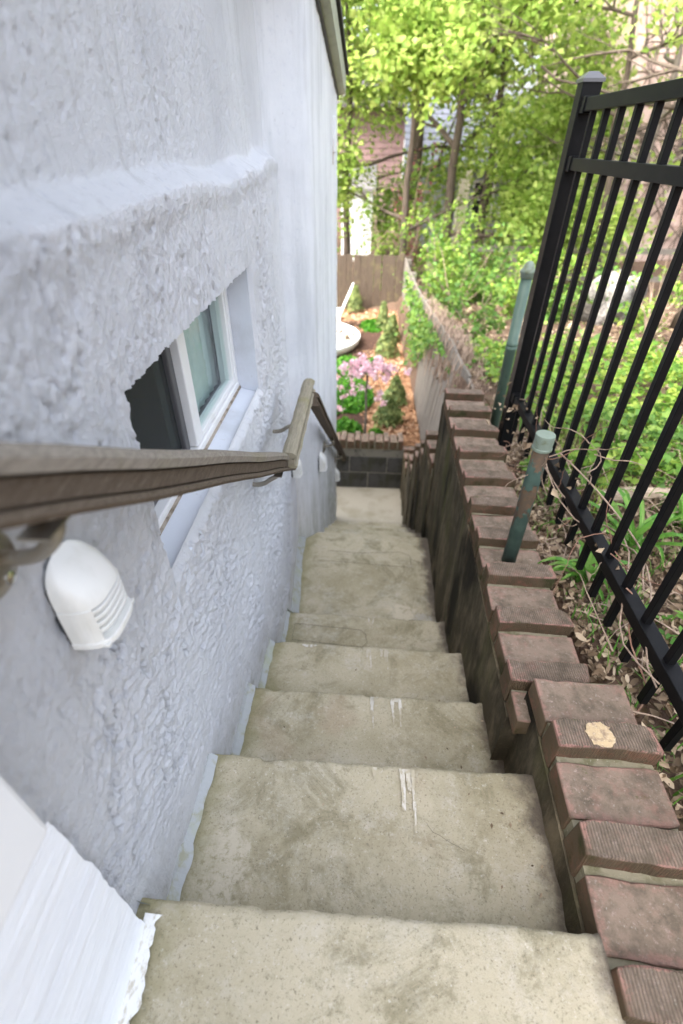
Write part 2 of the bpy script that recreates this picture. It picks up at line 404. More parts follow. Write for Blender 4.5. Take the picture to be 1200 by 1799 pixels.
SOIL = simple('leafy_soil', (.135, .088, .062), [(6, (.085, .055, .04), .45, .68, (1, 1, 1)), (45, (.25, .18, .135), .55, .72, (1, 1, 1)), (3, (.10, .115, .04), .58, .75, (1, 1, 1))], .95, .15, bumps=[(40, .9, .03, (1, 1, 1))])
MULCH = simple('cedar_mulch', (.36, .20, .11), [(16, (.23, .12, .065), .42, .66, (1, 1, 1)), (60, (.52, .29, .15), .55, .72, (1, 1, 1)), (3, (.24, .12, .06), .55, .75, (1, 1, 1))], .95, .15, bumps=[(50, 1., .02, (1, 1, 1))])
DARKSOIL = simple('dark_compost', (.07, .040, .030), [(30, (.11, .06, .045), .5, .7, (1, 1, 1))], .95, .15, bumps=[(50, 1., .02, (1, 1, 1))])
CHIP = leafmat('wood_chip', (.26, .135, .07), (.40, .225, .125), (.54, .36, .23), 0.0, .9)
DRYLEAF = leafmat('dry_leaf', (.11, .075, .045), (.26, .185, .12), (.46, .36, .25), .12, .8)
TWIG = simple('dry_twig', (.34, .255, .195), [(40, (.20, .14, .10), .45, .7, (1, 1, 1))], .85, .2)
REDTWIG = simple('reddish_vine_stem', (.22, .12, .085), [(30, (.34, .22, .16), .5, .7, (1, 1, 1))], .8, .2)
BARK = simple('tree_bark', (.12, .095, .075), [(14, (.07, .055, .043), .45, .68, (1, 1, .25)), (40, (.15, .125, .10), .55, .72, (1, 1, .3))], .95, .15, bumps=[(30, .9, .02, (1, 1, .25))])
GREYBARK = simple('grey_bark', (.17, .145, .12), [(14, (.10, .085, .07), .45, .68, (1, 1, .25))], .95, .15, bumps=[(30, .8, .02, (1, 1, .25))])
MAPLE = leafmat('young_maple_leaf', (.21, .33, .06), (.33, .46, .09), (.47, .57, .16), .55)
MAPLE2 = leafmat('mid_green_leaf', (.13, .23, .04), (.21, .34, .055), (.32, .43, .085), .5)
BUSHL = leafmat('bush_leaf', (.075, .165, .03), (.13, .265, .05), (.24, .36, .065), .4)
COVERL = leafmat('ground_cover_leaf', (.11, .24, .035), (.20, .35, .05), (.36, .46, .08), .4)
LILYL = leafmat('daylily_leaf', (.08, .22, .03), (.12, .30, .045), (.20, .36, .07), .4, .4)
LAWNL = leafmat('bright_perennial_leaf', (.055, .20, .02), (.09, .29, .025), (.15, .36, .035), .4)
CONIFER = leafmat('evergreen_sprig', (.11, .17, .055), (.19, .25, .08), (.33, .37, .13), .3)
PINK = leafmat('pink_blossom', (.80, .50, .58), (.90, .64, .70), (.95, .79, .82), .3)
REDL = leafmat('reddish_leaf', (.24, .08, .085), (.30, .12, .11), (.38, .17, .16), .4)
STONEW = simple('white_painted_metal', (.78, .78, .77), [(9, (.62, .60, .56), .55, .75, (1, 1, 1))], .5, .4)
ROCKW = simple('pale_rock', (.20, .19, .18), [(5, (.10, .09, .08), .45, .7, (1, 1, 1)), (30, (.5, .47, .42), .5, .7, (1, 1, 1))], .9, .2, bumps=[(12, .8, .05, (1, 1, 1))])
LOGM = wood_mat('bleached_log', (.42, .33, .25), (.28, .21, .155), (.52, .44, .36), (1, 8, 8), 12)

# ------------------------------------------------------------------ terrain (one sheet to the horizon)
def zright(y):
    return np.interp(y, [-50, -2, .8, 1.3, 2.4, 4, 5.5, 8, 12, 20, 60, 300], [2.1, 2.02, 1.93, 1.86, 1.78, 1.50, 1.28, .95, .45, .0, -1.2, -1.5])
def terr(x, y):
    zr = zright(y)+.05*(fbm(x*.9+40, y*.9+40, 5)-.5)*2+np.clip(x-3, 0, 8)*.05
    gard = .44
    left = np.where(y < 4.41, -.35, np.where(y < 9.55, gard, np.minimum(zr, .3)))
    # the trough of the stair and garden ends inside the thickness of the right-hand walls and the plank fence
    sh = .13*sst(y, 2.45, 2.75)*(1-sst(y, 4.0, 8.5))      # the plank fence leans outwards at its near end
    t = sst(x-sh, .50, .60)
    t2 = np.where(y < 9.5, t, sst(x, -.5, .7))
    return left*(1-t2)+zr*t2
def axis(segs):
    out = []
    for a, b, n in segs: out.append(np.linspace(a, b, n, endpoint=False))
    return np.concatenate(out+[np.array([segs[-1][1]])])
gx = axis([(-260, -20, 14), (-20, -3, 10), (-3, .49, 12), (.49, .79, 15), (.79, 6, 60), (6, 20, 14), (20, 260, 14)])
gy = axis([(-200, -10, 10), (-10, -1, 8), (-1, 2.4, 34), (2.4, 2.8, 10), (2.8, 4.40, 20), (4.40, 4.42, 1), (4.42, 9.5, 40), (9.5, 9.6, 2), (9.6, 22, 24), (22, 60, 10), (60, 300, 12)])
GX, GY = np.meshgrid(gx, gy)
V = np.stack([GX, GY, terr(GX, GY)], -1).reshape(-1, 3)
nx, ny = len(gx), len(gy)
ii = (np.arange(ny-1)[:, None]*nx+np.arange(nx-1)[None]).ravel()
F = np.stack([ii, ii+1, ii+nx+1, ii+nx], -1)
tag(link('ground', npmesh('ground', V, F, True), SOIL), kind='structure')

# ------------------------------------------------------------------ house with stucco wall
house = thing('stucco_house', 'pale blue-white stucco house wall with a small slider window beside the steps', 'house')
WY0, WY1, WZ0, WZ1 = .572, 1.405, 2.405, 2.752         # window opening on the wall
def xlow(y): return -.315-.042*sst(y, 1.35, 2.15)
def steps_line(y): return np.interp(y, [.2, .55, .83, 1.13, 1.46, 2.3, 3.85], [2.07, 1.90, 1.68, 1.52, 1.30, 1.09, 0.])
def wall_x(y, z):
    ledge = 2.955+.022*(fbm(y*3.0, y*0+3, 11, 3)-.5)*2+.010*np.sin(y*4.1+.5)-.010*(1-sst(y, .35, 1.25))
    t = sst(z, ledge-.008, ledge+.026)**.8
    base = xlow(y)*(1-t)+(xlow(y)-.040)*t
    base = base-.012*sst(z, ledge-.35, ledge-.02)*0+.006*np.exp(-((z-ledge+.02)/.025)**2)
    # rough zone under the ledge, finer above, trowelled smooth near the foot
    low = 1-t
    foot = sst(z-steps_line(y), .0, .06)
    u = y+.014*fbm(y*14, z*14, 21); v_ = z+.014*fbm(y*14+9, z*14, 22)
    lump = fbm(u*22, v_*18, 31, 4, .6)-.5
    rake = sst(z, 2.15, 2.65)
    def crest(a_, b_, sd): return 1-np.abs(fbm(a_, b_, sd, 4, .6)-.5)*2
    r1 = crest((u+.22*v_)*88, (v_-.22*u)*20, 41)                       # steep trowel drags under the ledge
    r2 = crest((u*.42+v_*.9)*84, (u*.9-v_*.42)*17, 51)                 # raking drags lower down
    drag = (r1**3)*rake+(r2**3)*(1-rake)
    p = fbm(u*70, v_*34, 61, 3, .6)
    pits = sst(p, .62, .72)
    mask = .45+.85*sst(fbm(y*5, z*5, 81, 3), .34, .66)
    grit = np.random.default_rng(3).normal(size=np.shape(y))
    dl = ((drag-.6)*.0062+lump*.0065-pits*.0062)*mask+grit*.00042
    p2 = sst(fbm(u*80, v_*80, 95, 3, .6), .62, .74)
    dh = ((crest(u*70, v_*70, 91)-.8)*.0034+(fbm(u*24, v_*24, 92, 3, .6)-.5)*.0035-p2*.0034)*(.5+.6*sst(fbm(y*4+3, z*4, 83, 3), .35, .65))*(1-.35*sst(y, .9, 2.0))+grit*.00045
    edge = 1-sst(y, 1.95, 2.15)*.6
    d = (dl*(1-.38*sst(z, 2.45, 2.75))*low*(.25+.75*foot)+dh*.72*t)*edge
    # broad hollows and bulges of an old wall
    d = d+.012*(fbm(y*2.2, z*2.2, 99, 2)-.5)
    return base+d
res = .0038
ys = np.unique(np.concatenate([np.linspace(.166, WY0, int((WY0-.166)/res)), np.linspace(WY0, WY1, int((WY1-WY0)/res)), np.linspace(WY1, 2.16, int((2.16-WY1)/res))]))
zs = np.unique(np.concatenate([np.linspace(.95, WZ0, int((WZ0-.95)/res)), np.linspace(WZ0, WZ1, int((WZ1-WZ0)/res)), np.linspace(WZ1, 3.5, int((3.5-WZ1)/res)), np.linspace(3.5, 5.2, 60)]))
YY, ZZ = np.meshgrid(ys, zs)
XX = wall_x(YY, ZZ)
# ragged lip round the window: vertices on the opening's border creep inwards only
inY = (YY >= WY0-1e-6) & (YY <= WY1+1e-6); inZ = (ZZ >= WZ0-1e-6) & (ZZ <= WZ1+1e-6)
jn = fbm(YY*70, ZZ*70, 5, 3); jm = fbm(YY*70+7, ZZ*70, 6, 3)
onL = (abs(YY-WY0) < 1e-6) & inZ; onR = (abs(YY-WY1) < 1e-6) & inZ
onT = (abs(ZZ-WZ1) < 1e-6) & inY; onB = (abs(ZZ-WZ0) < 1e-6) & inY
Y2 = YY+np.where(onL, .009*jn**2, 0)-np.where(onR, .004*jn, 0)
Z2 = ZZ-np.where(onT, .011*jm**2, 0)+np.where(onB, .003*jm, 0)
# lip thickness stays proud at the top and left, dressed flush at the right and the sill
fl = sst(YY, WY1, WY1+.035)*1.0
near_r = np.where((ZZ > WZ0-.06) & (ZZ < WZ1+.0) & (YY > WY1-1e-6), 1-sst(YY, WY1, WY1+.02), 0)
near_b = np.where((YY > WY0) & (YY < WY1) & (ZZ < WZ0+1e-6), 1-sst(WZ0-ZZ, 0, .02), 0)
sm = np.clip(near_r+near_b, 0, 1)
XX = XX*(1-sm)+(-.330)*sm
n1, n2 = len(ys), len(zs)
idx = (np.arange(n2-1)[:, None]*n1+np.arange(n1-1)[None])
cy = (YY[:-1, :-1]+YY[1:, 1:])/2; cz = (ZZ[:-1, :-1]+ZZ[1:, 1:])/2
keep = ~((cy > WY0) & (cy < WY1) & (cz > WZ0) & (cz < WZ1)) & (cz > np.minimum(steps_line(cy), 9)-.35)
q = idx[keep]
F = np.stack([q, q+1, q+n1+1, q+n1], -1)
V = np.stack([XX, Y2, Z2], -1).reshape(-1, 3)
used = np.unique(F); remap = np.full(len(V), -1); remap[used] = np.arange(len(used))
link('wall', npmesh('wall', V[used], remap[F], True), STUCCO, house)

# returning face of the jog and the rear stretch of wall
pts = [(2.13, -.405), (2.17, -.372), (2.20, -.345), (2.25, -.285), (2.29, -.250), (2.36, -.243)]
path = pts+[(2.36+(3.82-2.36)*i/60, -.243+.006*i/60) for i in range(1, 61)]
path += [(3.842, -.242), (3.85, -.255), (3.85, -.40), (3.85, -1.2), (3.85, -4.0)]
pp = np.array(path); zz = np.concatenate([np.linspace(-.1, 3.6, 190), [5.2]])
PY, PZ = np.meshgrid(pp[:, 0], zz); PX = np.broadcast_to(pp[:, 1], PY.shape)
t = sst(PY, 2.25, 2.5)*(PX > -.3)
d = (fbm(PY*30, PZ*5, 121, 4)-.5)*.008*t+(fbm(PY*26, PZ*26, 131, 4)-.5)*.009*(1-sst(PZ, 2.7, 3.0)*.8)*(PX > -.38)
V = np.stack([PX+d, PY, PZ], -1).reshape(-1, 3); n1 = len(pp)
q = (np.arange(len(zz)-1)[:, None]*n1+np.arange(n1-1)[None]).ravel()
link('rear_wall', npmesh('rear_wall', V, np.stack([q, q+1, q+n1+1, q+n1], -1), True), STUCCO_F, house)
# white plinth by the upper door, the door casing and the hidden wall behind them
py_ = np.linspace(-.7, .182, 90); pz_ = np.linspace(1.85, 2.468, 90)
PY, PZ = np.meshgrid(py_, pz_)
ej = (fbm(PZ*22, PZ*0+4, 141, 3)-.5)*.012*sst(PY, .16, .182)
PX = -.300+(fbm(PY*9, PZ*26, 143, 4)-.5)*.0032+.006*(1-sst(PZ, 2.06, 2.13))
V = np.stack([PX, PY+ej, PZ], -1).reshape(-1, 3); q = (np.arange(89)[:, None]*90+np.arange(89)[None]).ravel()
tag(link('plinth', npmesh('plinth', V, np.stack([q, q+1, q+91, q+90], -1), True), BRUSHED, house), 'white brushed plinth at the top landing')
c_ = MB(); c_.box(-.33, -.282, -.7, .168, 2.488, 3.9); tag(link('door_casing', bevel(c_.mesh('door_casing'), .006), CASING, house), 'white casing board beside the top landing')
link('wall_panel', MB().box(-.6, -.345, -.9, .21, 1.6, 5.2), STUCCO, house)
# ragged white paint that runs from the plinth on to the top step
ztop0 = lambda x_, y_: 2.067+.012*(.217-y_)/.517-.018*(x_-.04)+.006
bm_ = MB(); N = 60
N = 150
for i in range(N):
    y0 = -.45+(.195+.45)*i/N; y1 = -.45+(.195+.45)*(i+1)/N
    e = lambda y: -.276+.011*(float(fbm(np.array(y*60.), np.array(2.), 151, 4, .65))-.5)*2
    bm_.quad((-.300, y0, 2.084), (e(y0), y0, ztop0(e(y0), y0)), (e(y1), y1, ztop0(e(y1), y1)), (-.300, y1, 2.084))
link('paint_edge', bm_, FLAKED, house)
# rake board and gutter under the eave
gut = MB()
prof = [(0, 0), (.055, .012), (.06, .09), (.045, .09), (.043, .025), (0, .02)]
def rake(y): return 3.225+(3.86-y)*.165
gut.sweep(prof, [(Vector((-.246, y, rake(y))), Vector((1, 0, 0)), Vector((0, 0, 1))) for y in (3.87, 1.6, .6, -.6)])
GUT = simple('pale_green_trim', (.40, .43, .36), [(10, (.28, .29, .24), .45, .7, (1, 1, 1))], .55, .4)
g = link('gutter', gut, GUT, house)
link('drip_edge', MB().sweep([(0, 0), (.012, 0), (.012, .02), (0, .02)], [(Vector((-.240, y, rake(y)-.016)), Vector((1, 0, 0)), Vector((0, 0, 1))) for y in (3.865, .0)]), simple('dark_flashing', (.06, .06, .055), (), .6, .3), house)
link('roof', MB().sweep([(-3.6, 1.3), (.075, .1), (.075, .125), (-3.6, 1.33)], [(Vector((-.246, y, rake(y))), Vector((1, 0, 0)), Vector((0, 0, 1))) for y in (3.9, -.6)]), simple('roof_shingle', (.08, .075, .07), [(20, (.05, .05, .05), .5, .7, (1, 1, 1))], .9, .2), house)
v = link('wall_vent', bevel(MB().box(-.245, -.222, 3.45, 3.58, 2.955, 3.12).mesh('wall_vent'), .006), CASING, house)
link('rust_streak', MB().box(-.2405, -.2375, 3.44, 3.47, 2.90, 3.02), simple('rust', (.22, .09, .03), [(40, (.12, .05, .02), .4, .7, (1, 1, 1))], .9, .2), v)

# window: reveal, frame, sash, panes, screen, room behind
win = bpy.data.objects.new('window', None); col.objects.link(win); win.parent = house
a, b_ = .585, WY1
rv = MB()
rv.box(-.40, -.329, b_-.001, b_+.055, WZ0-.06, WZ1+.05)                 # right reveal
rv.box(-.41, -.336, a-.09, a+.001, WZ0-.06, WZ1+.05)                     # left reveal
rv.box(-.41, -.336, a, b_, WZ1-.004, WZ1+.05)                           # head
link('reveal', rv, PLASTER, win)
sl = MB(); sl.sweep([(-.09, .004), (0, -.018), (0, -.075), (-.09, -.075)], [(Vector((-.319, y, WZ0)), Vector((1, 0, 0)), Vector((0, 0, 1))) for y in (WY0-.012, b_-.0015)])
link('sill', bevel(sl.mesh('sill'), .004), PLASTER, win)
FX = -.388
fr = MB()
fr.box(FX-.05, FX, a, b_-.002, WZ0-.004, WZ0+.020); fr.box(FX-.05, FX, a, b_-.002, WZ1-.03, WZ1)
fr.box(FX-.05, FX-.001, a, a+.024, WZ0+.020, WZ1-.03); fr.box(FX-.05, FX-.001, b_-.026, b_-.002, WZ0+.020, WZ1-.03)
link('frame', bevel(fr.mesh('frame'), .003), WHITEP, win)
link('caulk', MB().box(FX-.002, FX+.005, a+.01, b_-.004, WZ0-.006, WZ0+.004), simple('dirty_caulk', (.40, .34, .28), [(40, (.18, .14, .10), .45, .65, (1, 1, 1))], .9, .2), win)
MY = 1.015
sa = MB()
y0, y1, z0, z1 = MY-.025, b_-.028, WZ0+.022, WZ1-.032
sa.box(FX-.030, FX-.004, y0, y0+.046, z0, z1); sa.box(FX-.030, FX-.004, y1-.016, y1, z0, z1)
sa.box(FX-.030, FX-.005, y0+.046, y1-.016, z0, z0+.016); sa.box(FX-.030, FX-.005, y0+.046, y1-.016, z1-.016, z1)
link('sash', bevel(sa.mesh('sash'), .003), WHITEP, win)
fg = MB()
y2, y3 = a+.026, MY-.03
gs = simple('grey_screen_frame', (.10, .10, .105), (), .5, .4)
fg.box(FX-.043, FX-.020, y3-.026, y3, z0, z1); fg.box(FX-.043, FX-.020, y2, y2+.02, z0, z1); fg.box(FX-.043, FX-.021, y2+.02, y3-.026, z0, z0+.015); fg.box(FX-.043, FX-.021, y2+.02, y3-.026, z1-.015, z1)
link('screen_frame', bevel(fg.mesh('screen_frame'), .003), gs, win)
b = NB('insect_screen'); b.base((.05, .055, .055)); b.rough(.6, .3)
tr = b.n('ShaderNodeBsdfTransparent'); tr.inputs[0].default_value = (.75, .77, .78, 1); mx = b.n('ShaderNodeMixShader'); mx.inputs[0].default_value = .45
b.l(b.p.outputs[0], mx.inputs[1]); b.l(tr.outputs[0], mx.inputs[2]); b.l(mx.outputs[0], b.out.inputs[0]); SCR = b.m
link('insect_screen', MB().box(FX-.033, FX-.031, y2+.02, y3-.026, z0+.015, z1-.015), SCR, win)
b = NB('window_glass'); b.base((.5, .6, .58)); b.rough(.03, .5)
tr = b.n('ShaderNodeBsdfTransparent'); tr.inputs[0].default_value = (.90, .955, .945, 1)
gl = b.n('ShaderNodeBsdfGlossy'); gl.inputs['Roughness'].default_value = .02; gl.inputs[0].default_value = (.9, .95, .93, 1)
fz = b.n('ShaderNodeFresnel'); fz.inputs[0].default_value = 1.42
mx = b.n('ShaderNodeMixShader'); gg = b.n('ShaderNodeNewGeometry'); b.l(b.math('MULTIPLY', fz.outputs[0], b.math('SUBTRACT', 1.0, gg.outputs['Backfacing'])), mx.inputs[0]); b.l(tr.outputs[0], mx.inputs[1]); b.l(gl.outputs[0], mx.inputs[2]); b.l(mx.outputs[0], b.out.inputs[0]); GLASS = b.m
tag(link('pane', MB().box(FX-.020, FX-.016, y0+.046, y1-.016, z0+.016, z1-.016), GLASS, win), 'clear right-hand pane')
tag(link('pane', MB().box(FX-.049, FX-.045, y2, y3, z0, z1), GLASS, win), 'dark left-hand pane behind the screen')
link('curtain', MB().sweep([(x, .0) for x in (0, .002)] + [(.002, .335), (0, .335)], [(Vector((FX-.075+.003*math.sin(y*130), y, WZ0+.003)), Vector((1, 0, 0)), Vector((0, 0, 1))) for y in np.linspace(MY-.01, b_+.04, 90)]), simple('pale_curtain', (.62, .66, .64), [(3, (.50, .55, .53), .4, .7, (1, 1, 1))], .9, .2), win)
rm = MB()
rm.box(-2.4, -2.38, .2, 2.4, 1.9, 3.2); rm.box(-2.4, -.46, .2, .22, 1.9, 3.2); rm.box(-2.4, -.46, 2.38, 2.4, 1.9, 3.2); rm.box(-2.4, -.46, .2, 2.4, 1.88, 1.9); rm.box(-2.4, -.46, .2, 2.4, 3.2, 3.22)
link('room', rm, simple('dim_room', (.16, .17, .16), (), .9, .2), win)

# ------------------------------------------------------------------ staircase: every step a block of its own
stair = thing('concrete_staircase', 'weathered tan concrete steps running down between stucco wall and dark brick wall', 'staircase')
XR0, XL0 = .43, -.345
NOS = [(-.30, 2.235), (.217, 2.067), (.523, 1.903), (.832, 1.680), (1.128, 1.520), (1.464, 1.297), (2.292, 1.090),
       (2.60, .870), (2.90, .650), (3.20, .430), (3.51, .215)]
def step_mesh(name, yb, yn, zt, zb, seed, slope=.008, xr=.43):
    """tread from yb (back) to yn (nosing), riser down to zb; swept across the stair with uneven edges"""
    nx = 110; xs = np.linspace(XL0-.03, xr, nx); V = []; prof_n = None
    r = np.random.default_rng(seed)
    for i, x in enumerate(xs):
        j = (fbm(np.array(x*9.), np.array(seed*3.3), 200+seed, 4)-.5)
        k = (fbm(np.array(x*34.), np.array(seed*5.1), 300+seed, 3)-.5)
        chip = max(0, float(fbm(np.array(x*17.), np.array(seed*1.7), 400+seed, 3))-.63)*.10
        n_ = yn+j*.004+k*.004-chip*.35+(float(fbm(np.array(x*120.), np.array(seed*2.2), 450+seed, 2))-.5)*.003; z_ = zt+j*.006-.018*(x-.04)
        ts = np.linspace(0, 1, 9)
        row = [(x, yb, zt+slope-.018*(x-.04))]
        for t_ in ts[1:-1]:
            y_ = yb+(n_-.02-yb)*t_
            row.append((x, y_, z_+slope*(1-t_)+(float(fbm(np.array(x*7.), np.array(y_*7.), 500+seed, 3))-.5)*.007))
        row += [(x, n_-.016, z_), (x, n_-.007, z_-.0015), (x, n_-.0015, z_-.006-chip*.5), (x, n_, z_-.013), (x, n_-.003, z_-.05), (x, n_-.012+k*.004, z_-.10), (x, n_-.016, zb), (x, yb, zb)]
        V += row; prof_n = len(row)
    F = []
    for i in range(nx-1):
        for k in range(prof_n):
            a = i*prof_n+k; b = i*prof_n+(k+1) % prof_n
            F.append((a, b, b+prof_n, a+prof_n))
    F.append(tuple(range(prof_n))); F.append(tuple((nx-1)*prof_n+k for k in range(prof_n)))
    me = bpy.data.meshes.new(name); me.from_pydata([tuple(map(float, p)) for p in V], [], F); me.update()
    bm = bmesh.new(); bm.from_mesh(me); bmesh.ops.recalc_face_normals(bm, faces=bm.faces); bm.to_mesh(me); bm.free()
    me.shade_smooth(); return me
steps = []
for i in range(len(NOS)):
    yn, zt = NOS[i]
    yb = NOS[i-1][0]-.03 if i else -1.1
    zb = (NOS[i+1][1]-.05) if i+1 < len(NOS) else -.1
    zb = min(zb, zt-.25)
    steps.append(link('step', step_mesh('step', yb, yn, zt, zb, i+1, .012 if i != 6 else .02, .388 if i < 2 else .43), CONC[0], stair))
steps[6].name = 'landing'
link('footing', MB().box(XL0-.03, XR0, -1.1, .19, 1.2, 1.8), CONC[0], stair)
tag(link('path', bevel(MB().box(-3.0, .44, 3.2, 4.40, -.3, 0).mesh('path'), .004), CONC_L), kind='structure')

def ztread(x, y):
    for i in range(len(NOS)):
        if y <= NOS[i][0]:
            yb = NOS[i-1][0] if i else -1
            t_ = (y-yb)/(NOS[i][0]-yb); sl_ = .012 if i != 6 else .02
            return NOS[i][1]+sl_*(1-t_)-.018*(x-.04)
    return 0
# old paint drips that run over the nosings
def drip(x, yn, zt, L, wd, down):
    """a run of paint that starts on the tread and ends on it, wobbling, about two millimetres proud"""
    n = 16; pts = []; dr = MB()
    for i in range(n+1):
        t_ = i/n; y = yn-.012-L*t_
        ww = wd*(.25+1.25*float(fbm(np.array(y*95), np.array(x*50), 611, 3)))*(1-.55*t_ if not down else .7+.3*t_)
        xx = x+.006*(float(fbm(np.array(y*25), np.array(x*90), 612, 2))-.5)
        pts.append((xx-ww, xx+ww, y))
    for i in range(n):
        (a0, a1, ya), (b0, b1, yb) = pts[i], pts[i+1]
        f = lambda x_, y_: (x_, y_, ztread(x_, y_)+.0042)
        dr.quad(f(a0, ya), f(a1, ya), f(b1, yb), f(b0, yb))
    link('paint_drip', dr, PAINTDRIP, stair)
for (x, k, L, wd) in [(.115, 2, .085, .008), (.128, 2, .045, .010), (.138, 2, .125, .005), (.055, 2, .02, .006),
                      (.055, 3, .055, .004), (.066, 3, .015, .010), (.118, 3, .085, .005), (.140, 3, .09, .005), (.128, 3, .012, .012), (.06, 3, .10, .003),
                      (.047, 4, .05, .006), (.058, 4, .085, .004), (.098, 4, .035, .007), (.112, 4, .06, .007), (.12, 4, .09, .003),
                      (.056, 5, .03, .004), (.075, 5, .06, .004), (.02, 5, .02, .003), (-.17, 4, .012, .03)]:
    drip(x, NOS[k][0], NOS[k][1], L, wd, False)
def crack(pts, wd=.0016):
    P = []; cr = MB()
    for (a, b) in zip(pts[:-1], pts[1:]):
        n = max(2, int(math.dist(a, b)/.012))
        for i in range(n): P.append((a[0]+(b[0]-a[0])*i/n+random.uniform(-1, 1)*.0014, a[1]+(b[1]-a[1])*i/n+random.uniform(-1, 1)*.0014))
    P.append(pts[-1])
    for (a, b) in zip(P[:-1], P[1:]):
        dx, dy = b[0]-a[0], b[1]-a[1]; L = math.hypot(dx, dy)+1e-9; nx_, ny_ = -dy/L*wd*random.uniform(.6, 1.3), dx/L*wd
        f = lambda x_, y_: (x_, y_, ztread(x_, y_)+.0044)
        cr.quad(f(a[0]-nx_, a[1]-ny_), f(a[0]+nx_, a[1]+ny_), f(b[0]+nx_, b[1]+ny_), f(b[0]-nx_, b[1]-ny_))
    link('crack', cr, CRACK, stair)
crack([(-.27, 1.385), (-.27, 1.30), (-.02, 1.285), (.03, 1.282), (.05, 1.305), (.045, 1.35), (.02, 1.375), (-.27, 1.39)], .0010)
crack([(-.24, 1.215), (.03, 1.20), (.03, 1.175)], .0016)
crack([(-.18, 2.02), (.30, 2.0), (.30, 2.10), (.24, 2.13), (.0, 2.10), (-.18, 2.11)], .0013)
crack([(.30, 2.07), (.40, 2.03)], .0014)
crack([(.16, .405), (.17, .39), (.23, .36)], .0004)
# painted fillet along the foot of the stucco, one short run per tread and riser
ef = MB()
for i in range(1, 7):
    yb, yn = NOS[i-1][0], NOS[i][0]
    if i == 1: continue
    n = 30
    for k in range(n):
        y0 = yb-.01+(yn+.0-yb)*k/n; y1 = yb-.01+(yn-yb)*(k+1)/n
        f = lambda y: -.296-.037*float(sst(np.array(y), 1.5, 2.1))+.006*(float(fbm(np.array(y*26.), np.array(i*2.), 631, 3))-.5)*2+(.012 if i == 6 else 0)
        g = lambda y: float(wall_x(np.array(y), np.array(NOS[i][1]+.06)))-.012
        z0, z1 = ztread(-.3, y0), ztread(-.3, y1)
        ef.quad((g(y0), y0, z0+.052), (f(y0)-.016, y0, z0+.016), (f(y1)-.016, y1, z1+.016), (g(y1), y1, z1+.052))
        ef.quad((f(y0)-.016, y0, z0+.016), (f(y0), y0, z0+.0028), (f(y1), y1, z1+.0028), (f(y1)-.016, y1, z1+.016))
link('edge_fillet', ef, EDGEPAINT, stair)
# bits of leaf and grit lying on the treads
lt = MB()
for i in range(46):
    if i < 30:
        k = random.choice([2, 2, 3, 3, 4, 5, 6]); x = random.triangular(.2, .385, .375); y = random.uniform(NOS[k-1][0]+.02, NOS[k][0]-.03)
    else:
        k = random.choice([1, 2, 3, 4, 5, 6]); x = random.uniform(-.26, .38); y = random.uniform(max(-.3, NOS[k-1][0]+.02), NOS[k][0]-.03)
    s = random.uniform(.0018, .006); a = random.uniform(0, 6.28); z = ztread(x, y)+.006
    c, d = s*math.cos(a), s*math.sin(a)
    lt.quad((x-c, y-d, z), (x+d*.5, y-c*.5, z+s*.5), (x+c, y+d, z), (x-d*.5, y+c*.5, z+s*.3))
tag(link('leaf_grit', lt, DRYLEAF), 'brown leaf crumbs lying along the wall side of the treads', 'debris', kind='stuff')

# ------------------------------------------------------------------ brick-capped walls on the right
def brick_mesh(name, L, W_, H, seed):
    bm = bmesh.new(); bmesh.ops.create_cube(bm, size=1)
    for v_ in bm.verts: v_.co = Vector((v_.co.x*L, v_.co.y*W_, v_.co.z*H))
    bmesh.ops.subdivide_edges(bm, edges=[e for e in bm.edges if abs(e.verts[0].co.x-e.verts[1].co.x) > L*.5], cuts=7)
    r = random.Random(seed)
    ed = [e for e in bm.edges if len(e.link_faces) == 2 and e.calc_face_angle(0) > .8]
    bmesh.ops.bevel(bm, geom=ed, offset=.0026, segments=1, affect='EDGES', clamp_overlap=True)
    for v_ in bm.verts:
        v_.co += Vector((r.uniform(-1, 1), r.uniform(-1, 1), r.uniform(-1, 1)))*.0012
        v_.co.y += .0022*math.sin(v_.co.x*30+seed)
    for _ in range(4):          # knocked corners and arrises
        c0 = Vector((r.uniform(-.5, .5)*L if r.random() < .5 else r.choice((-.5, .5))*L, r.choice((-.5, .5))*W_, .5*H))
        for v_ in bm.verts:
            d_ = (v_.co-c0).length
            if d_ < .022: v_.co -= c0.normalized()*0+Vector((math.copysign(.25, c0.x), math.copysign(.8, c0.y), .8))*.005*(1-d_/.022)
    me = bpy.data.meshes.new(name); bm.to_mesh(me); bm.free(); me.shade_smooth(); me.set_sharp_from_angle(angle=math.radians(32)); return me
ROWS = [brick_mesh('ribbed_brick', .197, .059, .092, i) for i in range(5)]
FLATS = [brick_mesh('flat_brick', .195, .104, .057, i+20) for i in range(5)]
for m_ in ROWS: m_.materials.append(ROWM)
for m_ in FLATS: m_.materials.append(FLATM)

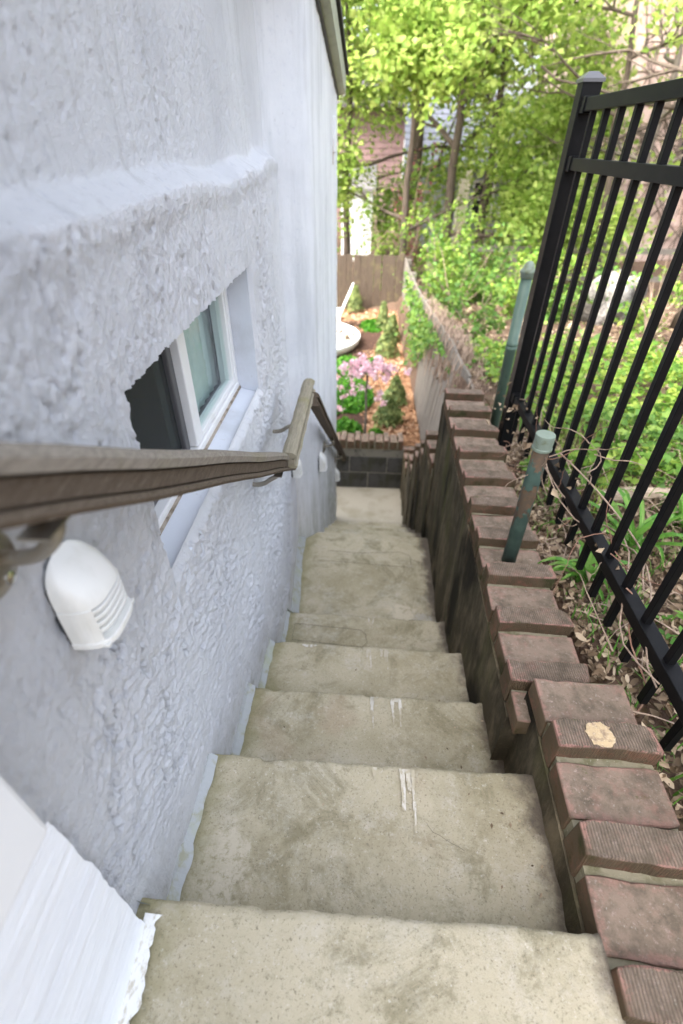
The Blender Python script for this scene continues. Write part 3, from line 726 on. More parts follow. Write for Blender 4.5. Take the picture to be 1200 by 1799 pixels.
def core(name, parent, y0, y1, xf, z0, bed, th=.197, seed=0, m=MOULD):
    """rough parged body: uneven stair-side face, plain back; stops at the bed joint"""
    yy = np.linspace(y0, y1, max(8, int((y1-y0)/.02))); zz = np.linspace(z0, bed, max(10, int((bed-z0)/.025)))
    A, B = np.meshgrid(yy, zz)
    X = np.array([xf(v) for v in yy])[None]+.004+(fbm(A*14+seed, B*4, 700+seed, 4)-.5)*.016+(fbm(A*40, B*30+seed, 720+seed, 3)-.5)*.006
    V = np.stack([X, A, B], -1).reshape(-1, 3); n = len(yy)
    q = (np.arange(len(zz)-1)[:, None]*n+np.arange(n-1)[None]).ravel()
    o = link(name, npmesh(name, V, np.stack([q, q+n, q+n+1, q+1], -1), True), m, parent)
    mb = MB()
    xa, xb = xf(y0), xf(y1); e = .022
    vs = [(xa+e, y0, z0), (xa+th, y0, z0), (xb+th, y1, z0), (xb+e, y1, z0)]
    vt = [(p[0], p[1], bed) for p in vs]
    mb.v += vs+vt; mb.f += [(0, 1, 5, 4), (1, 2, 6, 5), (2, 3, 7, 6), (4, 5, 6, 7)]
    # close the ends forward to the rough face
    for (yy_, xx_) in ((y0, xa), (y1, xb)):
        mb.quad((xx_-.002, yy_, z0), (xx_+e, yy_, z0), (xx_+e, yy_, bed), (xx_-.002, yy_, bed))
    mb.quad((xa-.002, y0, bed-.002), (xa+e, y0, bed-.002), (xb+e, y1, bed-.002), (xb-.002, y1, bed-.002))
    link('backing', mb, m, parent)
def coping(parent, rows, flats, xf, ztop, y0, y1, seed):
    bed = ztop-.092; r = random.Random(seed)
    for y in rows:
        o = link('brick', r.choice(ROWS), None, parent, (xf(y)+.0985+r.uniform(-.003, .003), y, bed+.046+r.uniform(-.002, .002)), (r.uniform(-.012, .012), r.uniform(-.008, .008), math.atan2(-(xf(y+.1)-xf(y)), .1)+r.uniform(-.018, .018)))
    for y in flats:
        yy, ww = y if isinstance(y, tuple) else (y, .104)
        o = link('brick', r.choice(FLATS), None, parent, (xf(yy)+.0985+r.uniform(-.004, .003), yy, bed+.0285+r.uniform(-.002, .002)), (r.uniform(-.012, .012), r.uniform(-.008, .008), math.atan2(-(xf(yy+.1)-xf(yy)), .1)+r.uniform(-.02, .02)))
        o.scale = (1, ww/.104, 1)
    n = 30; mo = MB()
    yl = np.linspace(y0, y1, n)
    for a_, b2 in zip(yl[:-1], yl[1:]):
        h0, h1 = bed+.0505+r.uniform(-.002, .002), bed+.0505+r.uniform(-.002, .002)
        for (xo, xi) in ((.006, .19),):
            mo.quad((xf(a_)+xo, a_, h0), (xf(a_)+xi, a_, h0), (xf(b2)+xi, b2, h0), (xf(b2)+xo, b2, h0))
            mo.quad((xf(a_)+xo, a_, bed-.004), (xf(a_)+xo, a_, h0), (xf(b2)+xo, b2, h0), (xf(b2)+xo, b2, bed-.004))
            mo.quad((xf(a_)+xi, a_, h0), (xf(a_)+xi, a_, bed-.004), (xf(b2)+xi, b2, bed-.004), (xf(b2)+xi, b2, h0))
    for yy in (y0, y1): mo.quad((xf(yy)+.006, yy, bed-.004), (xf(yy)+.19, yy, bed-.004), (xf(yy)+.19, yy, bed+.0505), (xf(yy)+.006, yy, bed+.0505))
    link('mortar', mo, MORTAR, parent)
# nearest wall
xf1 = lambda y: .386+.048*(y-.174)
w1 = thing('brick_wall', 'nearest brick-capped dark wall at the foot of the picture, with a round tan lichen spot on one brick', 'wall', group='brick-capped walls stepping down the right side of the stairs')
core('masonry', w1, -1.0, .668, xf1, .9, 2.086-.092, seed=1)
coping(w1, [.517, .329, .143, -.044, -.23, -.416, -.60], [(.606, .106), (.423, .102), (.236, .104), (.05, .104), (-.137, .104), (-.323, .104), (-.508, .104)], xf1, 2.086, -.7, .66, 1)
sp = MB(); n = 30; cx, cy, zz_ = xf1(.517)+.085, .515, 2.0895
ring = [(cx+(.027+.004*random.uniform(-1, 1))*math.cos(2*math.pi*i/n), cy+.026*(1+.1*random.uniform(-1, 1))*math.sin(2*math.pi*i/n), zz_) for i in range(n)]
for i in range(n): m = len(sp.v); sp.v += [(cx, cy, zz_+.0012), ring[i], ring[(i+1) % n]]; sp.f.append((m, m+1, m+2))
link('lichen', sp, simple('tan_lichen', (.50, .38, .23), [(90, (.30, .22, .15), .46, .66, (1, 1, 1)), (220, (.58, .47, .33), .52, .68, (1, 1, 1))], .95, .1, bumps=[(150, .8, .004, (1, 1, 1))]), w1)
# long second wall
xf2 = lambda y: .382+.0215*(y-.758)
edges = [.758, .936, 1.112, 1.285, 1.463, 1.649, 1.845, 2.04, 2.235, 2.43]
w2 = thing('brick_wall', 'long brick-capped dark wall with a flaking green pipe stub standing in its coping', 'wall', group='brick-capped walls stepping down the right side of the stairs')
core('masonry', w2, .655, 2.44, xf2, -.1, 1.987-.092, seed=2)
rows = [e-.031 for e in edges]; fl = []
pe = .600
for e in edges:
    a_, b2 = pe+.008, e-.062-.010; fl.append(((a_+b2)/2, b2-a_)); pe = e
coping(w2, rows, fl, xf2, 1.987, .672, 2.428, 2)
# four short walls that step down to the foot of the flight
segs = [(2.443, 2.93, 1.480, 'first short brick-capped wall below the long wall'), (2.932, 3.20, 1.262, 'second short brick-capped wall stepping down towards the garden'),
        (3.202, 3.50, 1.065, 'third short brick-capped wall stepping down towards the garden'), (3.502, 3.90, .800, 'fourth short brick-capped wall stepping down towards the garden'), (3.902, 4.36, .540, 'lowest short brick-capped wall meeting the block retaining wall')]
for k, (y0, y1, zt, lb) in enumerate(segs):
    ws = thing('brick_wall', lb, 'wall', group='brick-capped walls stepping down the right side of the stairs')
    off = [.0, .004, .002, -.002, -.006][k]
    xf = lambda y, o=off: .418+.004*(y-2.43)+o
    core('masonry', ws, y0, y1, xf, -.2, zt-.092, seed=3+k)
    rw, fl = [], []; y = y1-.034
    while y > y0+.03:
        rw.append(y)
        if y-.088 > y0+.05: fl.append((y-.088, .098))
        y -= .176
    coping(ws, rw, fl, xf, zt, y0+.005, y1-.005, 10+k)
# block retaining wall across the foot
rw_ = thing('retaining_wall', 'low dark concrete block retaining wall with brick coping below the garden bed', 'wall')
link('mortar', MB().box(-2.6, .62, 4.3755, 4.55, -.1, .478), BLOCKMORT, rw_)
bmesh_v = []
for i in range(3):
    me = MB().box(-.192, .192, -.075, .075, -.094, .094).mesh('concrete_block'); bevel(me, .006, 2); me.materials.append(BLOCKM); bmesh_v.append(me)
for c_i, z in enumerate((.098, .296)):
    for k in range(-6, 3):
        x = .20+k*.394+(0 if c_i == 0 else -.197)+.06
        if x+.19 > .66 or x-.19 < -2.65: continue
        link('concrete_block', random.choice(bmesh_v), None, rw_, (x, 4.447+random.uniform(-.003, .003), z), (0, 0, random.uniform(-.006, .006)))
x = -2.5; k = 0; r = random.Random(3)
NARROW = [brick_mesh('brick', .185, .050, .105, 60+i) for i in range(3)]; WIDE = [brick_mesh('brick', .18, .074, .085, 70+i) for i in range(3)]
CAPM = brick_mat('coping_brick', .092, .037, .045, False)
for m_ in NARROW+WIDE: m_.materials.append(CAPM)
link('mortar_bed', MB().box(-2.56, .40, 4.375, 4.545, .4785, .545), MORTAR, rw_)
while x < .40:
    nar = k % 2
    me = r.choice(NARROW if nar else WIDE); ww = .050 if nar else .074
    link('brick', me, None, rw_, (x+ww/2, 4.458+r.uniform(-.004, .004), .49+(.0525 if nar else .0425)), (0, 0, math.pi/2+r.uniform(-.03, .03)))
    x += ww+.011; k += 1

# ------------------------------------------------------------------ handrails
def rail(name_label, A, B, mats, width=.044, brackets=(), group='timber handrails fixed to the stucco wall'):
    """loaf-shaped cap, plain board and a bead under it"""
    A, B = Vector(A), Vector(B); d = (B-A).normalized(); right = Vector((1, 0, 0)); upv = right.cross(d)
    if upv.z < 0: upv = -upv
    t = thing('handrail', name_label, 'handrail', A, group)
    n = 14
    fr_ = [(d*((B-A).length*i/n)+upv*(.0015*math.sin(i*1.7))+right*(.0012*math.sin(i*2.3+1)), right, upv) for i in range(n+1)]
    h = width/2
    cap = [(-h, -.017), (h, -.017), (h+.001, -.007), (h-.006, -.001), (h*.4, .002), (-h*.4, .002), (-h+.006, -.001), (-h-.001, -.007)]
    link('cap', MB().sweep(cap, fr_), mats[0], t)
    link('board', MB().sweep([(-h+.006, -.0375), (h-.005, -.0375), (h-.006, -.0200), (h-.013, -.0200), (h-.013, -.0165), (-h+.013, -.0165), (-h+.013, -.0200), (-h+.006, -.0200)], fr_), mats[1], t)
    link('bead', MB().sweep([(-h+.004, -.050), (h-.001, -.050), (h+.003, -.045), (h-.002, -.0400), (h-.010, -.0400), (h-.010, -.037), (-h+.010, -.037), (-h+.010, -.0400), (-h+.004, -.0400)], fr_), mats[1], t)
    for (yy, xw) in brackets:
        s_ = (yy-A.y)/(B.y-A.y); c = A.lerp(B, s_)-A-upv*.050
        br = bpy.data.objects.new('bracket', None); col.objects.link(br); br.parent = t
        wx = xw-A.x
        foot = Vector((wx+.006, c.y-.0, c.z-.060))
        ros = MB().lathe([(.0, 0), (.034, 0), (.034, .004), (.028, .010), (.016, .013), (.0, .014)], sides=28)
        o = link('rosette', ros, STEEL, br, (wx, foot.y, foot.z), (0, math.pi/2, 0)); o.data.shade_smooth()
        arm = MB(); P = [Vector((wx+.008, foot.y+.004, foot.z+.010)), Vector((wx+.030, foot.y+.004, foot.z+.008)), Vector((wx+.052, foot.y+.003, foot.z+.014)), Vector((wx+.070, foot.y+.001, foot.z+.030)), Vector((c.x+.0, c.y, c.z-.012)), Vector((c.x, c.y, c.z+.001))]
        Q = []
        for i in range(len(P)-1):
            for k in range(4): Q.append(P[i].lerp(P[i+1], k/4))
        Q.append(P[-1])
        for _ in range(3): Q = [Q[0]]+[(Q[i-1]+Q[i]*2+Q[i+1])/4 for i in range(1, len(Q)-1)]+[Q[-1]]
        arm.tube(Q, .0068, 10); o = link('arm', arm, STEEL, br); o.data.shade_smooth()
        o = link('screw', MB().lathe([(0, 0), (.007, 0), (.006, .003), (.0, .0045)], sides=12), SCREWM, br, (wx+.0115, foot.y+.006, foot.z-.017), (0, math.pi/2, 0))
        o = link('saddle', MB().box(c.x-.012, c.x+.012, c.y-.028, c.y+.028, c.z-.003, c.z-.0005), STEEL, br)
    return t
rail('long weathered handrail nearest the camera, grey cap over a brown board', (-.232, -.25, 2.854+.507*.595), (-.232, 1.305, 2.854-1.048*.595), (RAILTOP, RAILW), brackets=[(.302, -.314), (1.16, -.330)])
rail('short level handrail, lichen-yellow top, above the middle landing', (-.212, 1.192, 2.298), (-.212, 1.735, 2.302), (RAILMOSS, RAILMOSS), .040, brackets=[(1.50, -.335)])
rail('lower handrail sloping down past the far corner of the house', (-.192, 1.70, 2.262), (-.192, 4.45, 2.262-2.75*.70), (RAILW, RAILW), .040, brackets=[(2.62, -.243), (3.60, -.241)])

# ------------------------------------------------------------------ step lights
def lamp_meshes():
    M = {}
    w2, H, D = .052, .155, .058
    # wall-hugging shell: half-round plan, hooded top, louvred lower front
    def shell(z0, z1, n=18, inset=0., m=10, hood=False):
        mb = MB(); rows = []
        for j in range(m+1):
            z = z0+(z1-z0)*j/m; k = 1.0
            if hood:
                t_ = (j/m); k = .10+.90*(1-t_**1.35); kw = math.sqrt(max(0., 1-(t_*.985)**3.4)); k = k*min(1, (1-t_)*6+.15)
            else: kw = 1
            row = []
            for i in range(n+1):
                a = math.pi*i/n; ca, sa = math.cos(a), math.sin(a)
                sx_ = math.copysign(abs(ca)**.62, ca); sy = abs(sa)**.62
                row.append(((D-inset)*sy*k if k > 0 else 0, (w2-inset)*sx_*kw, z))
            rows.append(row)
        for row in rows: mb.v += row
        for j in range(m):
            for i in range(n):
                a = j*(n+1)+i; mb.f.append((a, a+1, a+n+2, a+n+1))
        return mb
    M['hood'] = shell(.078, H, hood=True, m=16).mesh('hood', True)
    M['lens'] = shell(.010, .080, inset=.009, m=2).mesh('lens', True)
    def band(z0, z1, a0=0., a1=math.pi, n=18, out=0.):
        mb = MB()
        for i in range(n+1):
            a = a0+(a1-a0)*i/n; ca, sa = math.cos(a), math.sin(a)
            f = lambda ins: ((D-ins)*abs(sa)**.62, (w2-ins)*math.copysign(abs(ca)**.62, ca))
            (xo, yo), (xi, yi) = f(-out), f(.011)
            mb.v += [(xo, yo, z0), (xo, yo, z1), (xi, yi, z1), (xi, yi, z0)]
        for i in range(n):
            for k in range(4):
                a = i*4+k; b = i*4+(k+1) % 4; mb.f.append((a, b, b+4, a+4))
        mb.f.append((0, 1, 2, 3)); mb.f.append(tuple(n*4+k for k in (3, 2, 1, 0)))
        return mb.mesh('band', False)
    M['slat'] = [bevel(band(z, z+.0075), .0015, 1) for z in (.0655, .0520, .0385, .0250)]
    M['cheek'] = [bevel(band(.008, .0785, a0, a1, 6, .0015), .001, 1) for (a0, a1) in ((0, .78), (math.pi-.78, math.pi))]
    M['lip'] = bevel(band(-.002, .0105, out=.003), .002, 2)
    M['base'] = MB().box(.002, .054, -.048, .048, -.001, .004).mesh('base_plate')
    M['back'] = bevel(MB().box(-.012, .001, -.049, .049, .0, .118).mesh('back_plate'), .003)
    for k, m_ in (('hood', LAMPW), ('lens', LENS), ('lip', LAMPW), ('base', LAMPW), ('back', DARKSEAL)): M[k].materials.append(m_)
    for m_ in M['slat']+M['cheek']: m_.materials.append(LAMPW)
    return M
LM = lamp_meshes()
def lamp(loc, label, s=1.0):
    t = thing('wall_light', label, 'wall light', loc, 'white louvred step lights on the stucco wall')
    t.scale = (s, s, s)
    link('hood', LM['hood'], None, t); link('lens', LM['lens'], None, t); link('lip', LM['lip'], None, t); link('base_plate', LM['base'], None, t); link('back_plate', LM['back'], None, t)
    for m_ in LM['slat']: link('slat', m_, None, t)
    for m_ in LM['cheek']: link('cheek', m_, None, t)
    return t
lamp((-.308, .352, 2.566), 'large white louvred step light below the nearest handrail bracket', .72)
lamp((-.345, 2.06, 1.66), 'white step light half hidden behind the end of the long handrail', .72)
lamp((-.241, 2.345, 1.52), 'white step light under the lower handrail above the middle landing', .68)
lamp((-.239, 3.62, .60), 'white step light at the far bottom corner of the house', .72)

# ------------------------------------------------------------------ black metal fence
FXC = .664
fence = thing('metal_fence', 'black metal picket fence along the top of the brick wall', 'fence', (FXC, 2.06, 1.8))
def rel(mb): mb.v = [(x-FXC, y-2.06, z-1.8) for (x, y, z) in mb.v]; return mb
po = link('post', bevel(rel(MB().box(FXC-.028, FXC+.032, 2.03, 2.09, 1.70, 3.165)).mesh('post'), .003), BLACK, fence)
capm = MB(); capm.v = [(x-FXC, y-2.06, z-1.8) for (x, y, z) in [(FXC-.032, 2.026, 3.160), (FXC+.036, 2.026, 3.160), (FXC+.036, 2.094, 3.160), (FXC-.032, 2.094, 3.160), (FXC-.032, 2.026, 3.169), (FXC+.036, 2.026, 3.169), (FXC+.036, 2.094, 3.169), (FXC-.032, 2.094, 3.169), (FXC-.012, 2.046, 3.186), (FXC+.016, 2.046, 3.186), (FXC+.016, 2.074, 3.186), (FXC-.012, 2.074, 3.186)]]
capm.f = [(3, 2, 1, 0), (0, 1, 5, 4), (1, 2, 6, 5), (2, 3, 7, 6), (3, 0, 4, 7), (4, 5, 9, 8), (5, 6, 10, 9), (6, 7, 11, 10), (7, 4, 8, 11), (8, 9, 10, 11)]
link('post_cap', capm, simple('sky_sheen_post_cap', (.09, .092, .10), (), .34, .6, .3), po)  # black cap's colour is lightened to paint in the sky's sheen
for zc in (2.125, 2.955, 3.105):
    tilt = 0.0
    m_ = bevel(rel(MB().box(FXC-.018, FXC+.018, -1.6, 2.031, zc-.017, zc+.017)).mesh('rail'), .002)
    link('rail', m_, BLACK, fence)
    link('rail_bracket', bevel(rel(MB().box(FXC-.022, FXC+.022, 1.995, 2.0305, zc-.021, zc+.021)).mesh('rail_bracket'), .002), BLACK, fence)
bal = bevel(MB().box(-.0088, .0088, -.0088, .0088, -.56, .56).mesh('baluster'), .0012, 1); bal.materials.append(BLACK)
y = .548+.1085*13
while y > -1.6:
    link('baluster', bal, None, fence, (0, y-2.06, 2.555-1.8+random.uniform(-.004, .004)))
    y -= .1085

# ------------------------------------------------------------------ green pipes
t = thing('pipe_post', 'short flaking green pipe stub with a flat pale cap standing in the wall coping', 'post', (.478, 1.158, 1.93), 'old green pipe posts')
o = link('pipe', MB().lathe([(.0218, 0), (.0218, .425), (.020, .43)], sides=28), FLAKE, t); o.data.shade_smooth()
o = link('cap', MB().lathe([(.0248, .428), (.0264, .430), (.0264, .436), (.0248, .438), (.0254, .470), (.0247, .474), (.010, .4755)], sides=28), GREENCAP, t)
t = thing('pipe_post', 'tall green pipe post with a domed cap behind the long brick wall', 'post', (.665, 2.27, 1.70), 'old green pipe posts')
o = link('pipe', MB().lathe([(.0235, 0), (.0235, .55), (.026, .552), (.026, .565), (.0235, .567), (.0235, .57), (.026, .572), (.026, .583), (.0235, .585), (.0235, .86)], sides=28), GREENP, t); o.data.shade_smooth()
o = link('cap', MB().lathe([(.0255, .855), (.029, .857), (.029, .872), (.032, .875), (.032, .885), (.024, .893), (.021, .905), (.012, .917), (.0, .921)], sides=28), GREENCAP, t); o.data.shade_smooth()

# ------------------------------------------------------------------ leaf and twig generators
def leaves_mesh(name, P, N, size, aspect=.6, fold=.25, rs=None, width_dir=None):
    """P centres (n,3), N facing normals (n,3); each leaf a folded rhombus of two quads' worth of triangles"""
    r = rs or rng; n = len(P)
    N = N/np.linalg.norm(N, axis=1, keepdims=True)
    A = r.normal(size=(n, 3)) if width_dir is None else width_dir
    A = A-N*(A*N).sum(1, keepdims=True); A /= np.linalg.norm(A, axis=1, keepdims=True)+1e-9
    B = np.cross(N, A)
    s = (size*r.uniform(.45, 1.65, n))[:, None]
    tip = P+A*s*.5; base = P-A*s*.5
    mid = P+A*s*.05
    l = mid+B*s*aspect*.5+N*s*fold; r_ = mid-B*s*aspect*.5+N*s*fold
    V = np.stack([base, r_, tip, l], 1).reshape(-1, 3)
    k = np.arange(n)[:, None]*4
    F = np.concatenate([k+np.array([[0, 1, 2]]), k+np.array([[0, 2, 3]])], 0)
    return npmesh(name, V, F)

def litter_mesh(name, P, N, size, r, curl=.5, aspect=.5):
    n = len(P); N = N/np.linalg.norm(N, axis=1, keepdims=True)
    A = r.normal(size=(n, 3)); A -= N*(A*N).sum(1, keepdims=True); A /= np.linalg.norm(A, axis=1, keepdims=True)+1e-9
    B = np.cross(N, A); s_ = (size*r.uniform(.5, 1.4, n))[:, None]; cu = r.uniform(-.2, 1., n)[:, None]*curl; fo = r.uniform(-.1, .5, n)[:, None]
    us = [-.5, -.28, 0, .28, .5]; ws = [.0, .8, 1., .72, .0]; V = []
    jit = lambda: r.uniform(.7, 1.2, n)[:, None]
    for u, w_ in zip(us, ws):
        mid = P+A*s_*u+N*s_*cu*(u*u)*2
        if w_ == 0: V.append(mid)
        else:
            V += [mid+B*s_*w_*aspect*.5*jit()+N*s_*fo*w_*.35, mid, mid-B*s_*w_*aspect*.5*jit()+N*s_*fo*w_*.35]
    V = np.stack(V, 1).reshape(-1, 3); k = np.arange(n)[:, None]*11
    T = [[0, 2, 1], [0, 3, 2], [10, 7, 8], [10, 8, 9]]
    for i in (1, 4):
        T += [[i, i+1, i+4], [i, i+4, i+3], [i+1, i+2, i+5], [i+1, i+5, i+4]]
    return npmesh(name, V, np.concatenate([k+np.array([t_]) for t_ in T], 0))

def dirs(n, up_bias=.3, r=None):
    r = r or rng
    d = r.normal(size=(n, 3)); d[:, 2] = np.abs(d[:, 2])+up_bias; return d

def branch_tree(base, height, spread, seed, trunk_r, levels=3, lean=(0, 0), fork=.35, nb=7):
    """limbs as tubes; returns (MB, list of twig-end points)"""
    r = random.Random(seed); mb = MB(); ends = []
    base = Vector(base)
    top = base+Vector((lean[0], lean[1], height))
    pts = []; n = 9
    for i in range(n+1):
        t_ = i/n; pts.append(base.lerp(top, t_)+Vector((r.uniform(-1, 1), r.uniform(-1, 1), 0))*.05*height*.4*t_)
    mb.tube(pts, [trunk_r*(1.25 if i == 0 else (1-.8*i/n)) for i in range(n+1)], 9)
    def grow(p, d, L, rad, lev):
        k = 5; q = [p]; dd = d.normalized()
        for i in range(k):
            dd = (dd+Vector((r.uniform(-1, 1), r.uniform(-1, 1), r.uniform(-.6, .7)))*.22).normalized(); q.append(q[-1]+dd*L/k)
        mb.tube(q, [rad*(1-.75*i/k) for i in range(k+1)], 6 if lev < 2 else 4, cap=False)
        if lev >= levels: ends.extend(q[2:]); return
        ends.append(q[-1])
        for i in range(r.randint(2, 4)):
            j = r.randint(1, k); nd = (dd+Vector((r.uniform(-1, 1), r.uniform(-1, 1), r.uniform(-.5, .6)))*.9).normalized()
            grow(q[j], nd, L*r.uniform(.45, .7), rad*.5, lev+1)
    for i in range(nb):
        t_ = fork+(1-fork)*(i+.5)/nb; j = int(t_*n); a = i*2.4+r.uniform(-.5, .5)
        L = spread*(1-.45*t_)*r.uniform(.8, 1.15)
        grow(pts[j].lerp(pts[min(j+1, n)], r.random()), Vector((math.cos(a), math.sin(a), r.uniform(.05, .7))), L, trunk_r*(.55-.3*t_), 1)
    return mb, ends

def make_tree(label, base, height, spread, seed, leafm, nclump, per, lsize, trunk_r=.13, bark=None, cl=.28, lean=(0, 0), fork=.3, name='maple_tree', levels=3, droop=.0, group=None):
    t = thing(name, label, 'tree', base, group)
    mb, ends = branch_tree((0, 0, 0), height, spread, seed, trunk_r, levels, lean, fork)
    o = link('trunk', mb, bark or BARK, t); o.data.shade_smooth()
    if nclump:
        r = np.random.default_rng(seed); E = np.array([tuple(e) for e in ends])
        c = E[r.integers(0, len(E), nclump)]+r.normal(size=(nclump, 3))*cl*.75
        c = np.repeat(c, per, 0)
        # each clump a flat drooping spray
        nrm = np.repeat(dirs(nclump, .6, r), per, 0)
        P = c+r.normal(size=(len(c), 3))*np.array([cl*.55, cl*.55, cl*.30])
        N = nrm+r.normal(size=(len(c), 3))*.65
        link('crown', leaves_mesh('crown', P, N, lsize, .75, .15, r), leafm, t)
    return t

def make_bush(label, base, rx, ry, h, seed, leafm, n, lsize, name='shrub', cat='shrub', stems=9, group=None, hollow=.4, stemm=None):
    t = thing(name, label, cat, base, group)
    r = np.random.default_rng(seed); rr = random.Random(seed); mb = MB(); tips = []
    for i in range(stems):
        a = rr.uniform(0, 6.28); k = rr.uniform(.25, .95)
        e = Vector((rx*k*math.cos(a), ry*k*math.sin(a), h*rr.uniform(.55, 1.)))
        q = [Vector((e.x*.1*u, e.y*.1*u, 0)).lerp(Vector((e.x*u**1.3, e.y*u**1.3, e.z*u)), 1) if False else Vector((e.x*u**1.4, e.y*u**1.4, e.z*u))+Vector((rr.uniform(-1, 1), rr.uniform(-1, 1), 0))*.03*h for u in (0, .25, .5, .75, 1)]
        mb.tube(q, [.012*h**.5*(1-.8*u/4) for u in range(5)], 5, cap=False); tips += q[1:]
    link('stems', mb, stemm or TWIG, t)
    T = np.array([tuple(p) for p in tips]); nc = max(6, n//14)
    c = T[r.integers(0, len(T), nc)]+r.normal(size=(nc, 3))*np.array([rx, ry, h*.5])*.22
    c = np.repeat(c, 14, 0); P = c+r.normal(size=c.shape)*np.array([rx, ry, h*.6])*.10
    P[:, 2] = np.maximum(P[:, 2], .02)
    link('foliage', leaves_mesh('foliage', P, dirs(len(P), .5, r), lsize, .65, .18, r), leafm, t)
    return t

def gz(x, y): return float(terr(np.array(float(x)), np.array(float(y))))

# ------------------------------------------------------------------ ground right of the wall: litter, twigs, lilies, ground cover
n = 15000
x = .60+rng.random(n)**1.25*1.6; y = rng.uniform(.15, 2.3, n)
z = terr(x, y)+rng.uniform(.003, .035, n)
tag(link('leaf_litter', litter_mesh('leaf_litter', np.stack([x, y, z], -1), dirs(n, .3), .027, rng, .6), DRYLEAF), 'brown dead leaves covering the bank behind the brick wall', 'leaf litter', kind='stuff')
n = 5200
x = rng.uniform(.66, 5.5, n); y = rng.uniform(2.2, 8.5, n); z = terr(x, y)+rng.uniform(.0, .025, n)
tag(link('leaf_litter', litter_mesh('leaf_litter', np.stack([x, y, z], -1), dirs(n, .6), .055, rng), DRYLEAF), 'brown dead leaves on the slope beyond the long brick wall', 'leaf litter', kind='stuff')
tw = MB()
for i in range(150):
    x, y = .62+random.random()**1.2*1.3, random.uniform(.3, 2.2); a = random.uniform(0, 6.28); L = random.uniform(.10, .42)
    q = []; z0 = gz(x, y)+random.uniform(.02, .06); arch = random.uniform(-.005, .09)
    for k in range(6):
        u = k/5; a += random.uniform(-.35, .35); q.append(Vector((max(.61, x), y, z0+arch*math.sin(u*math.pi)+.01*random.random()))); x += math.cos(a)*L/5; y += math.sin(a)*L/5
    tw.tube(q, [.0022*(1-.5*k/5)*random.uniform(.7, 1.4) for k in range(6)], 4, cap=False)
tag(link('twig_litter', tw, TWIG), 'pale dry twigs tangled over the dead leaves', 'twigs', kind='stuff')
tag(link('log_edging', MB().tube([Vector((.98+.16*i, 1.66+.02*math.sin(i*1.3)+.012*i, gz(1.0+.16*i, 1.68)+.032)) for i in range(12)], [.03+.004*math.sin(i*2.1) for i in range(12)], 9), LOGM), 'bleached log laid as an edging between the dead leaves and the ground cover', 'log')
for i, (x, y, s, lb) in enumerate([(1.16, 1.02, .05, 'small grey stone among the dead leaves nearest the fence'), (1.24, .82, .045, 'flat grey stone in the twigs right of the pickets'), (1.28, 1.28, .06, 'larger grey stone half buried near the log edging')]):
    bm = bmesh.new(); bmesh.ops.create_icosphere(bm, subdivisions=3, radius=1)
    for v_ in bm.verts:
        k = 1+.25*(float(fbm(np.array(v_.co.x*1.5+i*9), np.array(v_.co.y*1.5+v_.co.z), 801, 3))-.5)*2
        v_.co = Vector((v_.co.x*s*1.5*k, v_.co.y*s*k, v_.co.z*s*.55*k))
    me = bpy.data.meshes.new('stone'); bm.to_mesh(me); bm.free(); me.shade_smooth()
    tag(link('stone', me, simple('grey_stone', (.22, .22, .23), [(20, (.14, .14, .15), .45, .7, (1, 1, 1))], .9, .2) if i == 0 else bpy.data.materials['grey_stone'], loc=(x, y, gz(x, y)+.02), rot=(0, 0, i*1.1)), lb, 'stone', group='grey stones in the leaf litter')

def strap_plant(label, x, y, n, L, seed):
    r = random.Random(seed); t = thing('daylily', label, 'plant', (x, y, gz(x, y)), 'daylily clumps behind the fence')
    for i in range(n):
        a = r.uniform(0, 6.28); l = L*r.uniform(.6, 1.1); mb = MB(); wd = r.uniform(.008, .014); out = r.uniform(.35, .9)
        px, py_2 = r.uniform(-.03, .03), r.uniform(-.03, .03); rows_ = []
        for k in range(9):
            u = k/8; rad = l*out*u; zz = l*(1.25*u-(.55+.7*out)*u*u*1.0)*(1.15-out*.5)
            c = Vector((px+rad*math.cos(a), py_2+rad*math.sin(a), max(.0, zz))); s_ = Vector((-math.sin(a), math.cos(a), 0))*wd*(1-u**3)
            rows_.append((c-s_, c-Vector((0, 0, wd*.4)), c+s_))
        for k in range(8):
            A, B = rows_[k], rows_[k+1]
            mb.quad(A[0], A[1], B[1], B[0]); mb.quad(A[1], A[2], B[2], B[1])
        o = link('leaf', mb.mesh('leaf', True), LILYL, t)
strap_plant('daylily clump of bright strap leaves close behind the wall coping', .74, 1.16, 22, .26, 1)
strap_plant('tall daylily with long arching leaves behind the lower rail of the fence', .98, 1.36, 20, .42, 2)
strap_plant('broad daylily fan beside the log edging', 1.22, 1.52, 16, .36, 3)
strap_plant('small daylily shoots at the right edge by the near pickets', .80, .52, 10, .16, 4)
strap_plant('low leaf tuft at the corner of the nearest brick wall', .74, .36, 10, .13, 5)

